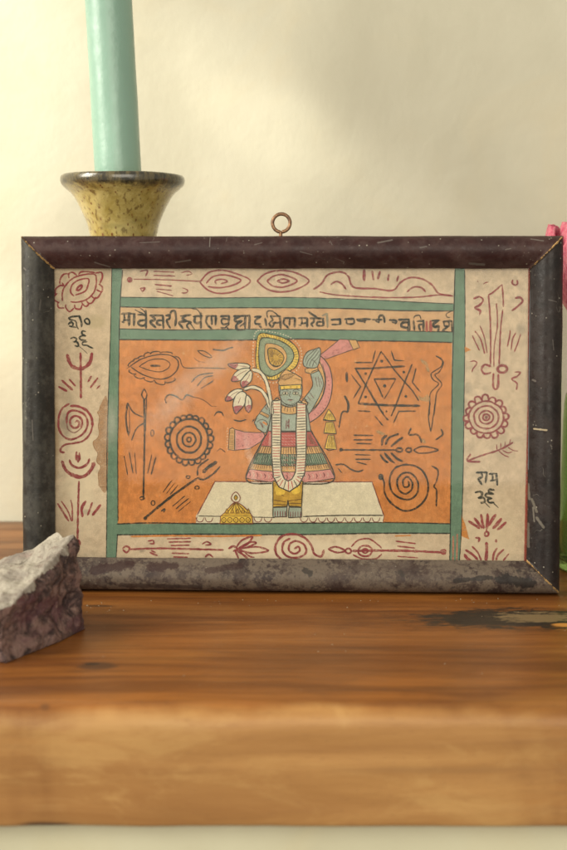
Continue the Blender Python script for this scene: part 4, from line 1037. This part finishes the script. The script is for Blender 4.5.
def petal(ang, rad, tilt, h, wd, z0):
    vs, fs = [], []; nu, nv = 16, 22
    for j in range(nv+1):
        t = j/nv
        width = wd*(sin(pi*min(1, .12+t*.80))**.6)
        bulge = rad*(.25+.75*sin(pi*min(.62, t*.62)/1.0)) - tilt*t*t*rad
        for i in range(nu+1):
            s = i/nu*2-1
            a = ang + s*width/max(rad, .004)
            r = bulge*(1+.05*sin(s*14)*t) - .0015*abs(s)**2
            z = z0+h*t - h*.05*abs(s)**3*t*t + .0008*noise.noise(Vector((s*5+ang, t*3, 0)))
            vs.append((r*cos(a), r*sin(a), z))
    n = nu+1
    for j in range(nv):
        for i in range(nu): fs.append((j*n+i, j*n+i+1, (j+1)*n+i+1, (j+1)*n+i))
    o = mesh_obj('petal', vs, fs, M_pet, fl, smooth=True)
    md = o.modifiers.new('thickness', 'SOLIDIFY'); md.thickness = .0005
RF = (vx - onY(547, 240, VY).x)*1.0
for k in range(3): petal(2*pi*k/3+.9, RF*.86, .12, .062, RF*1.05, zt-.062)
for k in range(4): petal(2*pi*k/4+2.75, RF, .02, .061, RF*1.0, zt-.062)

# ------------------------------------------------------------------ crumbs on the shelf
vs, fs = [], []
for k in range(70):
    if k < 9: px_, py_ = random.uniform(86, 112), random.uniform(598, 612)
    elif k < 45: px_, py_ = random.uniform(95, 560), 598+abs(random.gauss(0, 7))
    else: px_, py_ = random.uniform(0, 567), random.uniform(600, 690)
    p = onZ(px_, min(py_, 690)); r = random.uniform(.00010, .00032)*(1.6 if k < 8 else 1); b = len(vs)
    for d in ((1,0,0),(-.7,.8,0),(-.7,-.9,0),(.1,0,1.1)): vs.append(p + Vector((d[0]*r*random.uniform(.6, 1.8), d[1]*r, d[2]*r + .00005)))
    fs += [(b, b+1, b+3), (b+1, b+2, b+3), (b+2, b, b+3), (b, b+2, b+1)]
mc = MT('crumb'); mc = mc.done(mc.bsdf((.42, .34, .24), .8, .2))
tag(mesh_obj('dust_crumbs', vs, fs, mc), 'pale crumbs of dust scattered on the shelf along the frame', 'dust', kind='stuff')

# ------------------------------------------------------------------ light
wld = bpy.data.worlds.new('World'); sc.world = wld; wld.use_nodes = True
bg = wld.node_tree.nodes['Background']; bg.inputs[0].default_value = (1.0, .94, .77, 1); bg.inputs[1].default_value = .50
def aim(o, loc, tgt): o.location = loc; o.rotation_euler = (Vector(tgt)-Vector(loc)).to_track_quat('-Z', 'Y').to_euler()
def area(name, loc, tgt, sx, sy, power, colr, spread=180):
    l = bpy.data.lights.new(name, 'AREA'); l.shape = 'RECTANGLE'; l.size = sx; l.size_y = sy; l.energy = power; l.color = colr; l.spread = R_(spread)
    o = bpy.data.objects.new(name, l); col.objects.link(o); aim(o, loc, tgt); return o
def spot(name, loc, tgt, power, ang, blend, rad, colr):
    l = bpy.data.lights.new(name, 'SPOT'); l.energy = power; l.spot_size = R_(ang); l.spot_blend = blend; l.shadow_soft_size = rad; l.color = colr
    o = bpy.data.objects.new(name, l); col.objects.link(o); aim(o, loc, tgt); return o
area('window_light', (-.95, .22, .62), (0, .62, .05), .45, .75, 16, (1.0, .95, .82))
area('front_fill_light', (.15, -1.0, .50), (0, .6, 0), 1.2, .9, 13.5, (1.0, .93, .78))  # unseen fill added in front to brighten the frame and shelf edge
tw = onY(95, 190, WALLY)
spot('wall_patch_spot', (-.62, .50, .66), tw, 19, 21, .35, .022, (1.0, .96, .80))  # added spot that shapes the large diagonal light patch on the wall
tw = onY(270, 128, WALLY)
spot('wall_fleck_spot', (-.50, .52, .47), tw, 4.5, 5.5, .7, .008, (1.0, .96, .80))  # small added spot for the bright fleck on the wall
tw = onY(-20, 400, WALLY)
spot('low_patch_spot', (-.62, .50, .40), tw, 7, 18, .6, .015, (1.0, .96, .80))  # added spot for the bright area low on the left of the wall

# ------------------------------------------------------------------ render
sc.render.engine = 'CYCLES'
sc.cycles.max_bounces = 8; sc.cycles.transparent_max_bounces = 24; sc.cycles.transmission_bounces = 8
sc.view_settings.view_transform = 'Standard'; sc.view_settings.look = 'None'; sc.view_settings.exposure = 0; sc.view_settings.gamma = 1
sc.render.resolution_x = 683; sc.render.resolution_y = 1024
